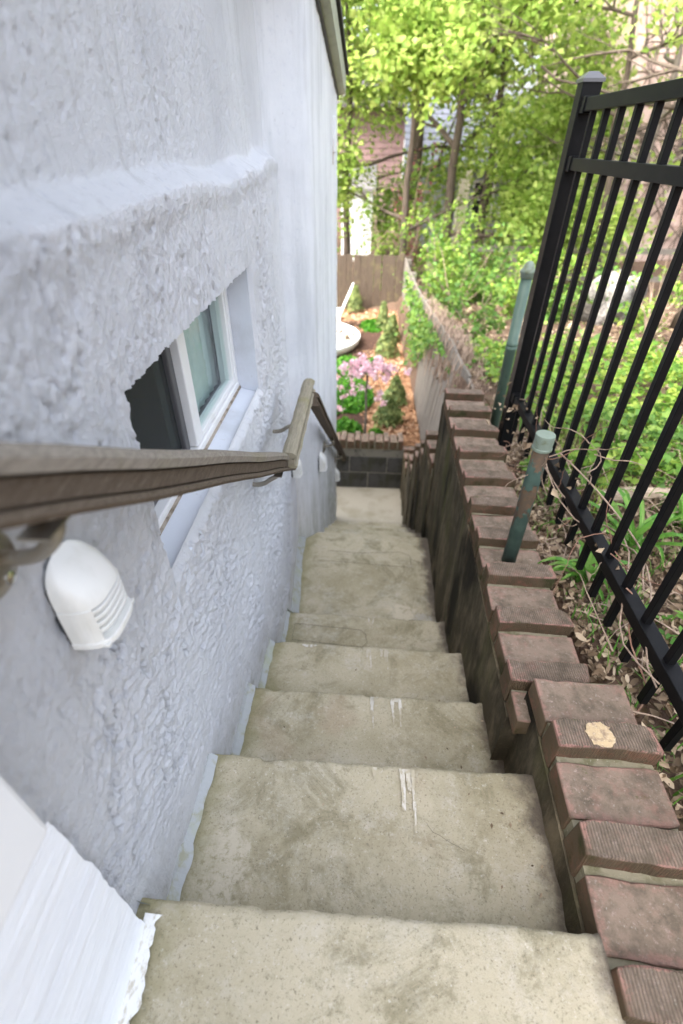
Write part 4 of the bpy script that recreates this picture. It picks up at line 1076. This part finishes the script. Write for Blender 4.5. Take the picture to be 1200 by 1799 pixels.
def cover(name, label, xr, yr, n, h, m, size, seed, dens=None):
    r = np.random.default_rng(seed)
    x = r.uniform(*xr, n); y = r.uniform(*yr, n)
    k = fbm(x*2.2, y*2.2, seed, 3)
    keep = k > (dens or .42)
    x, y, k = x[keep], y[keep], k[keep]
    z = terr(x, y)+np.clip(k-.35, 0, 1)*h*2*r.uniform(.3, 1, len(x))+.015
    o = link(name, leaves_mesh(name, np.stack([x, y, z], -1), dirs(len(x), .7, r), size, .75, .12, r), m)
    return tag(o, label, 'ground cover', kind='stuff')
cover('ground_cover', 'bright yellow-green leafy ground cover seen through the fence', (.9, 4.6), (1.80, 4.35), 19000, .26, COVERL, .037, 31, .40)
cover('ground_cover', 'darker green creeping weeds at the edge of the leafy bank', (.68, 1.6), (1.75, 2.7), 1900, .18, BUSHL, .035, 32, .42)
cover('ground_cover', 'scattered green weeds on the brown slope beyond the wall', (.7, 3.0), (3.2, 7.5), 1700, .2, BUSHL, .045, 33, .64)
cover('ground_cover', 'sparse weeds sprouting through the dead leaves beside the near brick wall', (.62, 1.2), (.2, 1.0), 700, .10, LILYL, .03, 34, .48)

def grass(label, xr, yr, n, L, seed, m):
    r = np.random.default_rng(seed); x = r.uniform(*xr, n); y = r.uniform(*yr, n)
    k = fbm(x*4, y*4, seed, 3) > .47; x, y = x[k], y[k]; n = len(x); z = terr(x, y)
    a = r.uniform(0, 6.28, n); l = L*r.uniform(.5, 1.2, n); w_ = .0028*r.uniform(.6, 1.4, n); le = r.uniform(.2, .8, n); V = []
    for u in (0, .5, 1):
        cx, cy, cz = x+np.cos(a)*l*le*u**1.7, y+np.sin(a)*l*le*u**1.7, z+l*u*(1-.35*le*u)
        ww = w_*(1-u*.95); V += [np.stack([cx-np.sin(a)*ww, cy+np.cos(a)*ww, cz], -1), np.stack([cx+np.sin(a)*ww, cy-np.cos(a)*ww, cz], -1)]
    V = np.stack(V, 1).reshape(-1, 3); b0 = np.arange(n)[:, None]*6
    F = np.concatenate([b0+np.array([[0, 1, 3, 2]]), b0+np.array([[2, 3, 5, 4]])], 0)
    tag(link('grass', npmesh('grass', V, F), m), label, 'grass', kind='stuff')
grass('thin green grass growing through the dead leaves along the fence foot', (.62, 1.7), (.15, 1.7), 2200, .10, 41, LILYL)
grass('taller grass between the log edging and the ground cover', (.75, 3.2), (1.6, 2.6), 2600, .16, 42, COVERL)

# dry vine round the pipe stub and the fence foot
vn = thing('dry_vine', 'dry reddish vine twining over the pipe stub and the lower fence rail', 'vine', (.6, 1.3, 1.9))
def wander(p, d, L, n, r, sag=-.02, bias=None):
    q = [Vector(p)]; d = Vector(d).normalized()
    for i in range(n):
        d = (d+Vector((random.uniform(-1, 1), random.uniform(-1, 1), random.uniform(-1, 1)))*.42+Vector((0, 0, sag))).normalized(); q.append(q[-1]+d*L/n)
    return q
vm = MB(); vb = MB(); off = Vector((.6, 1.3, 1.9))
for i in range(30):
    p = random.choice([(.50, 1.16, 2.28), (.47, 1.13, 2.36), (.62, 1.30, 2.12), (.64, 1.6, 2.13), (.62, 1.9, 2.10), (.58, 1.75, 1.98), (.66, 1.0, 2.14), (.655, 1.25, 2.13)])
    p = (max(.60, p[0]+.03+random.gauss(0, .02)) if i%4 else p[0]+random.gauss(0, .01), p[1]+random.gauss(0, .05), p[2]+random.gauss(0, .03))
    q = wander(p, (random.uniform(-.6, .8), random.uniform(-1, 1), random.uniform(-.5, .6)), random.uniform(.08, .26), 9, 0)
    (vm if random.random() < .6 else vb).tube([v_-off for v_ in q], [.0018*(1-.6*k/9) for k in range(10)], 4, cap=False)
for k in range(2):   # long looping runners
    q = [Vector((.655+.06*math.sin(i*.5+k), 1.95-.065*i, 2.15+.03*math.sin(i*.9+k)-.012*k)) for i in range(22)]
    vb.tube([v_-off for v_ in q], .0020, 5, cap=False)
q = [Vector((.52, 1.14, 2.36)).lerp(Vector((.70, .86, 2.14)), u)+Vector((.10*math.sin(u*3.1), .02*math.sin(u*9), -.05*math.sin(u*3.1))) for u in np.linspace(0, 1, 16)]
vb.tube([v_-off for v_ in q], .0022, 5, cap=False)
q = [Vector((.655, .86, 2.15)).lerp(Vector((.665, .62, 1.96)), u)+Vector((.014*math.sin(u*11), .02*math.sin(u*7), .02*math.sin(u*5))) for u in np.linspace(0, 1, 14)]
vm.tube([v_-off for v_ in q], .002, 5, cap=False)
tag(link('stem', vm, REDTWIG, vn), kind='stuff'); tag(link('runner', vb, TWIG, vn), kind='stuff')
P = np.stack([rng.normal(.60, .05, 60), rng.uniform(.85, 2.0, 60), rng.normal(2.14, .06, 60)], -1)-np.array(off)
link('dry_leaves', leaves_mesh('dry_leaves', P, dirs(60, 0), .022, .6, .3), DRYLEAF, vn)

# ------------------------------------------------------------------ garden bed
gm = MB()
n1, n2 = 30, 40
xs_ = np.linspace(-3.4, .60, n1); ys_ = np.linspace(4.44, 9.5, n2)
A, B = np.meshgrid(xs_, ys_); Z = .505+.05*(fbm(A*1.6, B*1.6, 901, 3)-.5)
q = (np.arange(n2-1)[:, None]*n1+np.arange(n1-1)[None]).ravel()
tag(link('mulch_bed', npmesh('mulch_bed', np.stack([A, B, Z], -1).reshape(-1, 3), np.stack([q, q+1, q+n1+1, q+n1], -1), True), MULCH), kind='structure')
def gh(x, y): return .505+.05*(float(fbm(np.array(x*1.6), np.array(y*1.6), 901, 3))-.5)
n = 9000
x = rng.uniform(-1.6, .59, n); y = rng.uniform(4.5, 9.4, n)
z = .512+.05*(fbm(x*1.6, y*1.6, 901, 3)-.5)+rng.uniform(0, .018, n)
tag(link('wood_chips', leaves_mesh('wood_chips', np.stack([x, y, z], -1), dirs(n, 1.2), .060, .35, .05), CHIP), 'orange-brown wood chip mulch spread over the garden bed', 'mulch', kind='stuff')
# dark compost patches
for (cx, cy, rx, ry, lb) in [(-.30, 7.6, .62, 1.25, 'dark compost patch around the white basin'), (-.22, 4.95, .26, .34, 'dark compost patch below the cherry tree')]:
    mb = MB(); ring = []
    for i in range(40):
        t_ = 2*math.pi*i/40; k = .8+.4*float(fbm(np.array(math.cos(t_)*2+5), np.array(math.sin(t_)*2+cx*3), 911, 3)); x, y = cx+rx*k*math.cos(t_), cy+ry*k*math.sin(t_)
        ring.append((x, y, gh(x, y)+.018))
    for i in range(40): m = len(mb.v); mb.v += [(cx, cy, gh(cx, cy)+.055), ring[i], ring[(i+1) % 40]]; mb.f.append((m, m+1, m+2))
    tag(link('compost_patch', mb, DARKSOIL), lb, 'soil patch', kind='structure')
def mound(label, cx, cy, rx, ry, h, n, seed, m=LAWNL, size=.05):
    r = np.random.default_rng(seed); t = thing('perennial_plant', label, 'plant', (cx, cy, gh(cx, cy)), 'bright green perennials in the garden bed')
    a = r.uniform(0, 6.28, n); k = np.sqrt(r.random(n)); P = np.stack([rx*k*np.cos(a), ry*k*np.sin(a), h*np.sqrt(1-k**2*.9)*r.uniform(.4, 1, n)*(.7+.6*fbm(k*np.cos(a)*4, k*np.sin(a)*4, seed, 2))], -1)
    link('foliage', leaves_mesh('foliage', P, dirs(n, .5, r), size, .6, .15, r), m, t)
    mb = MB()
    for i in range(10):
        b2 = random.uniform(0, 6.28); mb.tube([(0, 0, 0), (rx*.3*math.cos(b2), ry*.3*math.sin(b2), h*.5), (rx*.5*math.cos(b2), ry*.5*math.sin(b2), h*.7)], .004, 4, cap=False)
    link('stems', mb, LAWNL, t)
mound('wide bright green perennial mass behind the cherry trunk', -.20, 5.55, .30, .50, .17, 2600, 1)
mound('second green perennial mass by the near edge of the white basin', -.22, 6.45, .22, .34, .15, 1300, 2)
mound('small bright green tuft directly above the coping by the house corner', -.17, 4.68, .15, .11, .15, 700, 3)
mound('green perennial patch at the far side of the white basin', .08, 8.35, .20, .30, .12, 900, 4)
mound('green tuft left of the cherry trunk along the house', -.42, 5.2, .16, .3, .15, 700, 5)
mound('little green sprout in the mulch right of the cherry trunk', .13, 4.66, .07, .06, .07, 120, 6)
mound('low green sprig between the perennial mass and the evergreens', .10, 6.6, .10, .16, .10, 250, 7)
def conifer(label, x, y, rad, h, seed, n=1100):
    r = np.random.default_rng(seed); t = thing('evergreen_shrub', label, 'shrub', (x, y, gh(x, y)), 'small evergreens in the mulch')
    u = r.random(n)**.75; a = r.uniform(0, 6.28, n); k = rad*(1-u*.85)*np.sqrt(r.uniform(.25, 1.1, n))*(.75+.5*fbm(np.cos(a)*1.5+5, u*5+np.sin(a), seed, 2))
    P = np.stack([k*np.cos(a), k*np.sin(a), u*h+.02], -1)
    N = np.stack([np.cos(a), np.sin(a), np.full(n, .6)], -1)+r.normal(size=(n, 3))*.5
    link('foliage', leaves_mesh('foliage', P, N, .055, .45, .2, r), CONIFER, t)
    link('stem', MB().tube([(0, 0, 0), (.01, 0, h*.85)], [.012, .003], 6), BARK, t)
conifer('nearest evergreen, a low broad cone at the right of the cherry trunk', .27, 4.93, .19, .27, 1)
conifer('second evergreen, behind the pink blossom sprays', .36, 5.45, .16, .31, 2)
conifer('third evergreen, pale and bushy in the middle of the row', .30, 7.05, .20, .40, 3)
conifer('fourth evergreen, half hidden behind the pale bushy one', .38, 7.7, .16, .38, 4)
conifer('fifth evergreen, narrow and blue-green at the far end of the row', .25, 8.25, .14, .42, 5, 700)
conifer('evergreen standing alone against the back plank fence', -.24, 9.28, .17, .42, 6, 900)
# weeping cherry
ch = thing('cherry_tree', 'small weeping cherry with a thin stake-like trunk and pink blossom', 'tree', (.015, 4.63, gh(0, 4.63)))
mb = MB(); mb.tube([(0, 0, -.02), (.004, 0, .25), (-.004, .005, .5), (.004, 0, .68)], [.014, .012, .011, .010], 8)
tips = []
for i in range(13):
    a = i*2.39996+.3; out = random.uniform(.20, .46); drop = random.uniform(.05, .50)
    q = []
    for k in range(9):
        u = k/8; q.append(Vector((out*u*math.cos(a), out*u*math.sin(a)*.8, .68+.14*math.sin(min(1, u*1.9)*math.pi*.5)*(1-u*.2)-drop*u**2.2)))
    mb.tube(q, [.006*(1-.75*k/8) for k in range(9)], 5, cap=False); tips += q[2:]
link('trunk', mb, GREYBARK, ch)
T = np.array([tuple(p) for p in tips]); nc = 74
c = T[rng.integers(0, len(T), nc)]+rng.normal(size=(nc, 3))*.015
c[:22] = np.array([.02, 0, .77])+rng.normal(size=(22, 3))*np.array([.13, .09, .05])
c = np.repeat(c, 16, 0); P = c+rng.normal(size=c.shape)*.017
link('blossom', leaves_mesh('blossom', P, dirs(len(P), 0), .030, .9, .25), PINK, ch)
P = T[rng.integers(0, len(T), 90)]+rng.normal(size=(90, 3))*.02
link('young_leaves', leaves_mesh('young_leaves', P, dirs(90, .2), .028, .5, .2), BUSHL, ch)
# low white basin strewn with leaves, chair behind it
TX, TY, TR = -.86, 7.42, .76
tb = thing('garden_basin', 'low round white garden basin littered with brown leaves', 'basin', (TX, TY, gh(TX, TY)))
o = link('bowl', MB().lathe([(.0, .0), (TR*.86, .0), (TR*.97, .10), (TR, .17), (TR*.985, .185), (TR*.955, .18), (TR*.93, .15), (.0, .135)], sides=64), STONEW, tb); o.data.shade_smooth()
r9 = np.random.default_rng(77)
n = 700; a = r9.uniform(0, 6.28, n); k = TR*.92*np.sqrt(r9.random(n))
peb = leaves_mesh('pebbles', np.stack([k*np.cos(a), k*np.sin(a), np.full(n, .15)], -1), dirs(n, 1., r9), .07, .8, .3, r9)
tag(link('pebbles', peb, STONEW, tb), kind='stuff')
n = 190; a = r9.uniform(-1.4, 2.2, n); k = TR*.9*np.sqrt(r9.random(n))
lf = leaves_mesh('fallen_leaves', np.stack([TX+k*np.cos(a), TY+k*np.sin(a), np.full(n, gh(TX, TY)+.185)], -1), dirs(n, .8, r9), .060, .6, .2, r9)
tag(link('fallen_leaves', lf, DRYLEAF), 'brown fallen leaves scattered in the white basin', 'leaves', kind='stuff')
pl_ = thing('garden_chair', 'white slatted garden chair rising behind the round basin', 'chair', (-.64, 8.25, gh(-.64, 8.25)-.12))
link('seat', bevel(MB().box(-.24, .20, -.22, .22, .36, .40).mesh('seat'), .008), STONEW, pl_)
for sx_ in (-.21, .17):
    for sy in (-.19, .19): link('leg', MB().box(sx_-.02, sx_+.02, sy-.02, sy+.02, 0, .359), STONEW, pl_)
for k in range(3):
    o = link('back_slat', bevel(MB().box(-.012, .012, -.032, .032, 0, .46).mesh('back_slat'), .01), STONEW, pl_, (.19+.005*k, -.16+.16*k, .38), (0, .42, 0))

# ------------------------------------------------------------------ plank fences round the garden
def ftop(y): return float(np.interp(y, [2.5, 3.5, 4.15, 6.2, 9.5], [1.66, 1.65, 1.62, 1.48, 1.40]))
def lean(y): return .125*float(1-sst(np.array(float(y)), 4.0, 8.5))
sf = thing('plank_fence', 'grey weathered plank fence along the right side of the garden bed', 'fence', (.62, 6, .5))
y = 2.62; r = random.Random(5)
while y < 9.42:
    ww = r.uniform(.125, .15); zt = ftop(y)+r.uniform(-.007, .007); zb = (.40 if y > 4.3 else .15)
    me = bevel(MB().box(-.011, .011, -ww/2+.003, ww/2-.003, zb-.5, zt-.5).mesh('plank'), .003, 1)
    o = link('plank', me, FENCEW, sf, (-.002, y+ww/2-6, 0), (r.uniform(-.006, .006), lean(y)+r.uniform(-.004, .004), r.uniform(-.01, .01)))
    y += ww
for y in (2.75, 4.55, 6.4, 8.2, 9.38):
    link('fence_post', bevel(MB().box(.016, .10, -.045, .045, .2-.5, ftop(y)-.02-.5).mesh('fence_post'), .005), FENCEW, sf, (0, y-6, 0), (0, lean(y), 0))
for dz in (.25, .85): link('cross_rail', MB().sweep([(.016, 0), (.05, 0), (.05, .08), (.016, .08)], [(Vector((lean(yy)*(ftop(yy)-dz-.5), yy-6, ftop(yy)-dz-.5)), Vector((1, 0, 0)), Vector((0, 0, 1))) for yy in (4.0, 5.0, 6.2, 7.4, 8.5, 9.4)]), FENCEW, sf)
bf = thing('plank_fence', 'brown mossy plank fence closing the far end of the garden bed', 'fence', (-.8, 9.47, .45))
x = -3.4
while x < .60:
    ww = r.uniform(.115, .14); zt = 1.43+r.uniform(-.012, .012)
    me = bevel(MB().box(-ww/2+.003, ww/2-.003, -.011, .011, 0, zt-.45).mesh('plank'), .003, 1)
    link('plank', me, FENCEB, bf, (x+ww/2+.8, r.uniform(-.006, .006), 0), (r.uniform(-.01, .01), r.uniform(-.01, .01), 0))
    x += ww
for x in (-2.6, -.9, .55): link('fence_post', MB().box(-.045, .045, .015, .10, 0, 1.0), FENCEB, bf, (x+.8, 0, 0))
# vine over the side fence
fv = thing('fence_vine', 'green and dead vine spilling over the side plank fence', 'vine', (.62, 5.2, 1.4))
mb = MB(); mb2 = MB()
for i in range(330):
    y = random.gauss(4.7, .95); zt = ftop(y)
    s_ = random.choice((-1, -1, -.5, 1)); q = []
    p = Vector((.64+lean(y)*1.1+random.uniform(-.05, .16), y, zt+random.uniform(.0, .07)))
    for k in range(7):
        u = k/6; q.append(p+Vector((s_*.10*u+random.uniform(-.015, .015), random.uniform(-.03, .03)-.16*u*random.random(), -.5*u**1.5*random.uniform(.4, 1.1)))-Vector((.62, 5.2, 1.4)))
    mb.tube(q, .0032, 4, cap=False)
tag(link('dead_stems', mb, TWIG, fv), kind='stuff')
n = 900; y = rng.normal(6.0, .75, n); P = np.stack([.60+.13*(1-sst(y, 4, 8.5))*.6-np.abs(rng.normal(0, .07, n)), y, np.interp(y, [3, 9], [1.6, 1.42])-rng.random(n)*.75*np.exp(-((y-6.1)/.9)**2)], -1)-np.array([.62, 5.2, 1.4])
link('foliage', leaves_mesh('foliage', P, dirs(n, .2)+np.array([-1., 0, 0]), .055, .7, .15), BUSHL, fv)

# ------------------------------------------------------------------ shrubs and trees beyond
def bush(label, x, y, rx, ry, h, seed, m, n, ls, name='shrub', group='shrubs on the slope beyond the fence', **k): return make_bush(label, (x, y, gz(x, y)-.03), rx, ry, h, seed, m, int(n*.66), ls*.8, name=name, group=group, **k)
bush('small leafy sapling over the top of the side plank fence', 1.05, 5.0, .30, .30, .55, 1, BUSHL, 520, .07)
bush('loose green shrub behind the middle of the plank fence', 1.15, 6.9, .5, .6, 1.0, 2, BUSHL, 1300, .075)
bush('yellow-green shrub left of the tall green post', 2.05, 7.3, .55, .5, .8, 3, COVERL, 1500, .075)
bush('dense bright shrub beside the far end of the plank fence', 1.15, 8.4, .65, .8, 1.25, 4, MAPLE2, 2600, .085)
bush('dark green shrub in the shade under the maple', 1.9, 8.8, .8, .7, 1.0, 5, BUSHL, 2200, .08)
bush('airy lime shrub in front of the grey house', 2.75, 9.0, .9, .8, 1.0, 6, COVERL, 900, .08)
bush('round green shrub seen between the post and the pickets', 2.6, 7.0, .6, .5, .75, 7, BUSHL, 1400, .075)
bush('thin sapling with lime leaves among the pickets', 3.1, 5.6, .5, .5, .95, 8, COVERL, 420, .07)
bush('leggy lime shrub at the right edge of the picture', 2.95, 3.75, .30, .35, 1.5, 9, COVERL, 420, .07)
bush('low lime sprigs beside the white boulder', 3.3, 6.2, .5, .4, .5, 10, COVERL, 480, .07)
bush('reddish shrub behind the back plank fence', .75, 10.6, .5, .5, 2.2, 11, REDL, 700, .07)
bush('green shrub just over the back plank fence', .25, 10.4, .6, .4, 1.5, 12, MAPLE2, 1300, .08)
bush('fresh green shrub at the left end of the back plank fence', -.95, 10.3, .35, .4, 2.2, 13, MAPLE2, 1000, .08)
bush('broad green shrub far behind the maple trunk', 2.4, 11.5, 1.2, .9, 1.9, 14, MAPLE2, 1900, .09)
bush('tall green shrub screening the mauve house', .9, 13.2, 1.3, .9, 2.6, 15, MAPLE2, 2200, .095)

G = 'spring trees behind the garden'
make_tree('big dark-trunked maple with yellow-green spring leaves in the middle of the view', (1.55, 11.6, .4), 6.6, 3.3, 11, MAPLE, 1500, 20, .085, .115, cl=.33, fork=.16, group=G)
make_tree('maple with yellow-green leaves rising behind the corner of the house', (-.55, 12.6, .3), 7.2, 3.0, 12, MAPLE, 1300, 20, .085, .09, cl=.34, fork=.22, group=G)
make_tree('slender maple between the two bigger ones', (.62, 10.4, .5), 5.8, 2.3, 13, MAPLE, 1275, 20, .085, .08, cl=.30, fork=.14, group=G)
make_tree('yellow-green maple reaching over the grey house roof', (2.55, 13.2, .4), 6.6, 2.2, 14, MAPLE, 1425, 20, .085, .12, cl=.34, fork=.34, group=G)
make_tree('mid-green tree standing farther back behind the maples', (1.2, 17.5, .1), 8.5, 4.2, 15, MAPLE2, 1000, 18, .13, .2, cl=.5, fork=.2, group=G)
make_tree('mid-green tree far back at the left behind the white shed', (-2.2, 19.0, .0), 9.0, 4.0, 16, MAPLE2, 900, 18, .13, .2, cl=.5, fork=.15, group=G)
make_tree('thin-leaved tree leaning in from above the post', (4.0, 9.6, .9), 5.2, 2.2, 17, MAPLE, 170, 16, .08, .07, cl=.30, fork=.35, lean=(-.9, -.3), group=G)
make_tree('dark bare tree with crooked boughs in front of the pink building', (5.3, 8.6, 1.0), 5.0, 3.2, 21, MAPLE, 60, 8, .10, .10, cl=.3, fork=.3, lean=(-1.2, 0), name='bare_tree', levels=4, group='bare trees in front of the pink building')
make_tree('grey bare tree behind the pickets', (4.6, 10.5, .8), 5.5, 2.8, 22, MAPLE, 40, 8, .10, .09, GREYBARK, fork=.25, name='bare_tree', levels=4, group='bare trees in front of the pink building')
make_tree('bare tree with a thick trunk low behind the pickets at the right', (3.75, 6.2, 1.25), 4.6, 2.4, 23, MAPLE, 40, 8, .09, .085, BARK, fork=.2, name='bare_tree', levels=4, group='bare trees in front of the pink building')
make_tree('spindly grey sapling against the pink building', (7.2, 11.5, .9), 5.5, 2.4, 24, MAPLE, 30, 8, .10, .07, GREYBARK, fork=.2, name='bare_tree', levels=4, group='bare trees in front of the pink building')
# white boulder
bm = bmesh.new(); bmesh.ops.create_icosphere(bm, subdivisions=4, radius=1)
for v_ in bm.verts:
    k = 1+.45*(float(fbm(np.array(v_.co.x*1.4+3), np.array(v_.co.y*1.4+v_.co.z*1.1), 931, 4))-.5)*2
    v_.co = Vector((v_.co.x*.34*k, v_.co.y*.30*k, v_.co.z*.38*k))
me = bpy.data.meshes.new('boulder'); bm.to_mesh(me); bm.free(); me.shade_smooth()
tag(link('boulder', me, ROCKW, loc=(3.15, 6.9, gz(3.15, 6.9)+.25)), 'pale boulder on the slope seen through the pickets', 'rock')

# ------------------------------------------------------------------ houses behind
def window_on(parent, cx, y, cz, w_, h_, fm, glass, n='window'):
    wb = MB(); f = .07
    wb.box(cx-w_/2-f, cx+w_/2+f, y-.05, y, cz-h_/2-f, cz-h_/2); wb.box(cx-w_/2-f, cx+w_/2+f, y-.05, y, cz+h_/2, cz+h_/2+f)
    wb.box(cx-w_/2-f, cx-w_/2, y-.05, y, cz-h_/2, cz+h_/2); wb.box(cx+w_/2, cx+w_/2+f, y-.05, y, cz-h_/2, cz+h_/2)
    wb.box(cx-.03, cx+.03, y-.045, y, cz-h_/2, cz+h_/2); wb.box(cx-w_/2, cx-.03, y-.04, y, cz-.02, cz+.02); wb.box(cx+.03, cx+w_/2, y-.04, y, cz-.02, cz+.02)
    o = link(n, wb, fm, parent)
    link('pane', MB().box(cx-w_/2, cx+w_/2, y-.02, y-.005, cz-h_/2, cz+h_/2), glass, o)
DGL = simple('dark_window_glass', (.02, .025, .03), (), .08, .6)
def siding(mb, x0, x1, y, z0, z1, step=.16):
    z = z0
    while z < z1:
        zt = min(z+step, z1); mb.quad((x0, y-.025, z), (x1, y-.025, z), (x1, y, zt), (x0, y, zt)); mb.quad((x0, y, z), (x1, y, z), (x1, y-.025, z), (x0, y-.025, z)); z += step
# grey house, roof towards us
gh_ = thing('grey_house', 'low grey house with a slate-blue roof and white-framed windows behind the trees', 'house', (4.2, 20, -.5))
mb = MB(); mb.box(1.4, 6.6, 20.0, 25.0, -.8, 2.6); siding(mb, 1.4, 6.6, 19.99, -.8, 2.4)
mb.v = [(x-4.2, y-20, z+.5) for x, y, z in mb.v]; link('wall', mb, simple('grey_siding', (.26, .27, .31), [(3, (.20, .21, .24), .4, .7, (1, 1, 1))], .8, .3), gh_)
mb = MB(); st = 12
for i in range(st):
    y0, y1 = 19.5+3.2*i/st, 19.5+3.2*(i+1)/st; z0, z1 = 2.35+2.1*i/st, 2.35+2.1*(i+1)/st
    mb.quad((1.0, y0, z0+.03), (7.0, y0, z0+.03), (7.0, y1, z1), (1.0, y1, z1)); mb.quad((1.0, y0, z0), (7.0, y0, z0), (7.0, y0, z0+.03), (1.0, y0, z0+.03))
mb.v = [(x-4.2, y-20, z+.5) for x, y, z in mb.v]; link('roof', mb, simple('slate_blue_roof', (.25, .27, .33), [(6, (.19, .20, .25), .4, .7, (4, 1, 1))], .8, .3), gh_)
for cx in (3.75, 4.75): window_on(gh_, cx-4.2, 19.96-20, 1.45+.5, .62, .95, WHITEP, DGL)
link('porch_post', MB().box(-1.35, -1.0, -.6, -.3, -.3, 2.8), simple('cream_trim', (.62, .57, .45), (), .8, .3), gh_)
# mauve house left
mh = thing('mauve_house', 'mauve-brown house with a shallow roof far behind the left trees', 'house', (-1, 24, -1))
mb = MB(); mb.box(-6, 4.4, 0, 6, 0, 5.2); siding(mb, -6, 4.4, -.01, 0, 5.2, .2); link('wall', mb, simple('mauve_siding', (.29, .19, .185), [(2, (.22, .15, .145), .4, .7, (1, 1, 1))], .85, .3), mh)
mb = MB(); mb.quad((-6.6, -.5, 5.1), (5.0, -.5, 5.1), (5.0, 3, 7.3), (-6.6, 3, 7.3)); mb.quad((-6.6, -.5, 5.0), (-6.6, 3, 7.2), (5.0, 3, 7.2), (5.0, -.5, 5.0)); mb.quad((-6.6, -.5, 5.0), (5.0, -.5, 5.0), (5.0, -.5, 5.1), (-6.6, -.5, 5.1)); link('roof', mb, simple('dark_roof', (.10, .09, .095), (), .9, .2), mh)
for cx in (2.6, 3.7): window_on(mh, cx, -.05, 3.4, .8, 1.2, WHITEP, DGL)
# white shed
ws_ = thing('white_shed', 'narrow white shed standing behind the back plank fence', 'shed', (-.42, 15.6, 0))
mb = MB(); mb.box(-.42, .42, 0, 1.2, -.1, 2.0); siding(mb, -.42, .42, -.005, -.1, 2.0, .13); link('wall', mb, simple('white_clapboard', (.78, .78, .79), [(4, (.68, .68, .69), .4, .7, (1, 1, 1))], .7, .3), ws_)
mb = MB(); mb.quad((-.5, -.12, 2.0), (.5, -.12, 2.0), (.5, 1.3, 2.5), (-.5, 1.3, 2.5)); mb.quad((-.5, -.12, 2.0), (-.5, -.12, 1.94), (.5, -.12, 1.94), (.5, -.12, 2.0)); link('roof', mb, simple('pale_shed_roof', (.32, .30, .31), (), .8, .3), ws_)
# pink building right
pb = thing('pink_building', 'tall pinkish rendered building with ivy-stained wall behind the bare trees', 'building', (11, 15, -.5))
b = NB('pink_render')
c = b.mix((.56, .43, .37), (.44, .32, .27), b.ramp(b.noise(1.2, 6, .7), .4, .65)); c = b.mix(c, (.66, .55, .49), b.ramp(b.noise(3, 6, .7), .52, .7))
c = b.mix(c, (.22, .16, .13), b.math('MULTIPLY', b.ramp(b.noise(5, 8, .75, stretch=(1, 1, .6), dist=1.2), .56, .68), .7)); b.base(c); b.rough(.95, .15); b.bump(b.noise(12, 6, .7), .6, .05)
PINKR = b.m
mb = MB(); mb.box(-5.4, 9, 0, 8, -.5, 9.5); link('wall', mb, PINKR, pb)
link('parapet', MB().box(-5.5, 9.1, -.1, 8.1, 9.5, 9.8), PINKR, pb)
# masonry courses, slightly proud, over the face nearest us
mb = MB(); r = random.Random(9); z = -.3
while z < 9.2:
    x = -5.4+r.uniform(-.3, 0)
    while x < 2.6:
        L = r.uniform(.35, .7); mb.box(max(-5.39, x), min(2.8, x+L-.03), -.02-r.uniform(0, .03), -.001, z, z+.27); x += L
    z += .30
tag(link('stone_facing', mb, PINKR, pb), kind='stuff')
for (cx, cz) in ((-3.2, 3.6), (.2, 3.8), (3.4, 3.8), (.2, 7.0), (-3.2, 7.0)): window_on(pb, cx, -.06, cz, 1.0, 1.5, simple('dark_frame', (.12, .09, .08), (), .7, .3), DGL)
# tangle of bare ivy on the pink wall
iv = MB(); r = random.Random(4)
for i in range(150):
    x, z = r.uniform(-5.3, 2.5), r.uniform(0, 3.5); q = [Vector((x, -.06, z))]; a = r.uniform(.6, 2.5)
    for k in range(9):
        a += r.uniform(-.5, .5); q.append(q[-1]+Vector((math.cos(a)*.4, r.uniform(-.03, .0), math.sin(a)*.45))); q[-1].y = -.06-r.uniform(0, .05)
    iv.tube(q, [.02*(1-.7*k/9) for k in range(10)], 4, cap=False)
ivt = thing('bare_ivy', 'bare ivy stems climbing the pinkish building', 'vine', (11, 14.94, -.5)); tag(link('stem', iv, BARK, ivt), kind='stuff')
# low white rail of a neighbour's fence between the shrubs
nf = thing('rail_fence', 'grey two-rail fence crossing behind the shrubs on the slope', 'fence', (2.4, 9.9, .7))
for z in (.30, .75): link('rail', MB().box(-1.4, 3.2, -.02, .02, z, z+.09), FENCEW, nf)
for x in (-1.3, .2, 1.7, 3.1): link('post', MB().box(x-.05, x+.05, -.05, .05, -.2, .95), FENCEW, nf)
